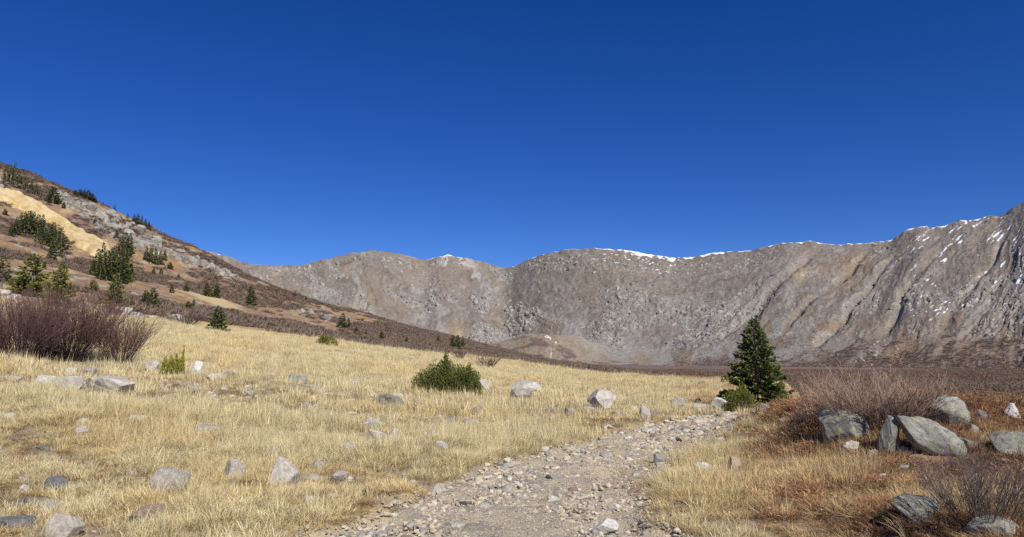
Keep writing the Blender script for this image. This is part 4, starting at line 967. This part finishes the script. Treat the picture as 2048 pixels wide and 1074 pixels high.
# ------------------------------------------------------------------ ribs of broken rock and scrub on the mountain face
S_, U_, X_, Y_, Z_ = MT
r = np.random.default_rng(960)
wgt = (crag * (.25 + sstep(.1, .5, n3 + n2)) + .55 * bench * sstep(.25, .5, fbm(Q / 30, Sc * 14, 3, 961)) + .008 * env).ravel() * (np.abs(U_.ravel()) < .8) * (Y_.ravel() / 2000) ** 1.2
pick = r.choice(wgt.size, 6800, p=wgt / wgt.sum()); m = len(pick)
p = np.stack([X_.ravel()[pick], Y_.ravel()[pick], Z_.ravel()[pick]], 1)
w = p[:, 1] / FPX * r.uniform(1.8, 6.5, m) * (.7 + .6 * r.random(m) ** 3)
lean_ = np.where((U_.ravel()[pick] * FPX + 1024) > 1150, .6, -.1) + r.normal(0, .3, m)
sc = np.stack([w * r.uniform(.5, 1, m), w * r.uniform(.6, 1.2, m), w * r.uniform(.7, 1.7, m)], 1)
k = N('cliff_rock'); nn = k.noise(2.5, 7, .7, k.obj()); k.l(k.mix(1.0, k.ramp(nn, [(.3, (.6,) * 3), (.7, (1.25,) * 3)]), k.attr('tint', 'INSTANCER').outputs['Color'], 'MULTIPLY'), k.b.inputs['Base Color']); M_cliff = k.m
cliff = []
for q in range(8): V, F = rock_shape(970 + q, 3, 12, .1, .8); cliff.append(mesh_np('cliff_block', V, F, M_cliff, False))
tn = np.array([(.22, .2, .175), (.27, .245, .21), (.18, .165, .15), (.33, .3, .26)])[r.integers(0, 4, m)]
scatter('cliff_rocks', cliff, p - np.array([0, 0, 1.0]) * (sc[:, 2] * .45)[:, None], np.stack([r.normal(-.35, .25, m), lean_, r.uniform(-.6, .6, m)], 1), sc, r.integers(0, 8, m), tn, 'broken grey rock ribs and cliffs across the mountain face')
wgt = (shr * sstep(1250, 1450, P)).ravel() * (np.abs(U_.ravel()) < .82) * (Y_.ravel() > 300)
pick = r.choice(wgt.size, 11000, p=wgt / wgt.sum()); m = len(pick)
h = r.uniform(.7, 1.5, m); wd = h * r.uniform(1.8, 3.4, m)
scatter('mountain_scrub', cl, np.stack([X_.ravel()[pick], Y_.ravel()[pick], Z_.ravel()[pick] - .2], 1), np.stack([0 * h, 0 * h, r.uniform(0, 6.28, m)], 1), np.stack([wd, wd, h], 1), r.integers(0, 5, m), np.ones((m, 3)) * r.uniform(.8, 1.25, m)[:, None], 'dark leafless scrub in patches on the lower mountain slope')

# ------------------------------------------------------------------ matted litter and pebbles on the bare spots of the meadow
X, Y, r = meadow_points(23000, 3.5, 20, 990); keep = (track_mask(X, Y) < .3) & (r.random(len(X)) < .25 + .75 * sstep(.25, -.35, fbm(X / 1.5, Y / 1.5, 4, 201))) & off_rocks(X, Y, .9)
X, Y = X[keep], Y[keep]; m = len(X); h = r.uniform(.5, 1.0, m)
t = np.array([(.6, .52, .46), (.75, .68, .6), (.5, .42, .36), (.9, .8, .7)])[r.integers(0, 4, m)]
scatter('matted_litter', tufts, np.stack([X, Y, terrain(X, Y)], 1), np.stack([r.normal(0, .15, m), r.normal(0, .15, m), r.uniform(0, 6.28, m)], 1), np.stack([h * 1.3, h * 1.3, h * .28], 1), r.integers(0, 6, m), t, 'flattened grey brown dead grass on the bare spots of the meadow')
X, Y, r = meadow_points(9000, 3.5, 20, 991); keep = r.random(len(X)) < sstep(.2, -.4, fbm(X / 1.5, Y / 1.5, 4, 201)) + .06
X, Y = X[keep], Y[keep]; m = len(X); w = (.0013 * Y + .004) * (.5 + 3 * r.random(m) ** 4)
t = np.array([(.5, .45, .38), (.4, .36, .3), (.3, .27, .23)])[r.integers(0, 3, m)]
scatter('meadow_pebbles', gp, np.stack([X, Y, terrain(X, Y) + w * .2], 1), np.stack([r.normal(0, .3, m), r.normal(0, .3, m), r.uniform(0, 6.28, m)], 1), np.stack([w * 1.2, w, w * .6], 1), r.integers(0, 8, m), t, 'small pebbles lying on the bare spots of the meadow')

l_ = np.random.default_rng(995); n = 30000; Y = 3.5 * (16 / 3.5) ** l_.random(n); a_, b_ = track_lr(Y); X = a_ + (b_ - a_) * l_.random(n); keep = l_.random(n) < track_mask(X, Y); X, Y = X[keep], Y[keep]; m = len(X)
w = (.0006 * Y + .0015) * (.5 + 1.6 * l_.random(m) ** 3); t = np.array([(.46, .4, .31), (.36, .32, .26), (.5, .42, .3), (.28, .255, .22)])[l_.integers(0, 4, m)]
v_ = (X - track_lr(Y)[0]) / (track_lr(Y)[1] - track_lr(Y)[0]); dz = -.035 * np.maximum(np.exp(-((v_ - .24) / .1) ** 2), np.exp(-((v_ - .77) / .11) ** 2)) + .03 + .035 * fbm(X / .5, Y / .5, 3, 61) + .012 * fbm(X / .12, Y / .12, 3, 62)
scatter('grit', gp, np.stack([X, Y, terrain(X, Y) + .02 + dz + w * .2], 1), np.stack([l_.normal(0, .3, m), l_.normal(0, .3, m), l_.uniform(0, 6.28, m)], 1), np.stack([w * 1.2, w, w * .7], 1), l_.integers(0, 8, m), t, 'fine grit trodden into the wheel tracks')
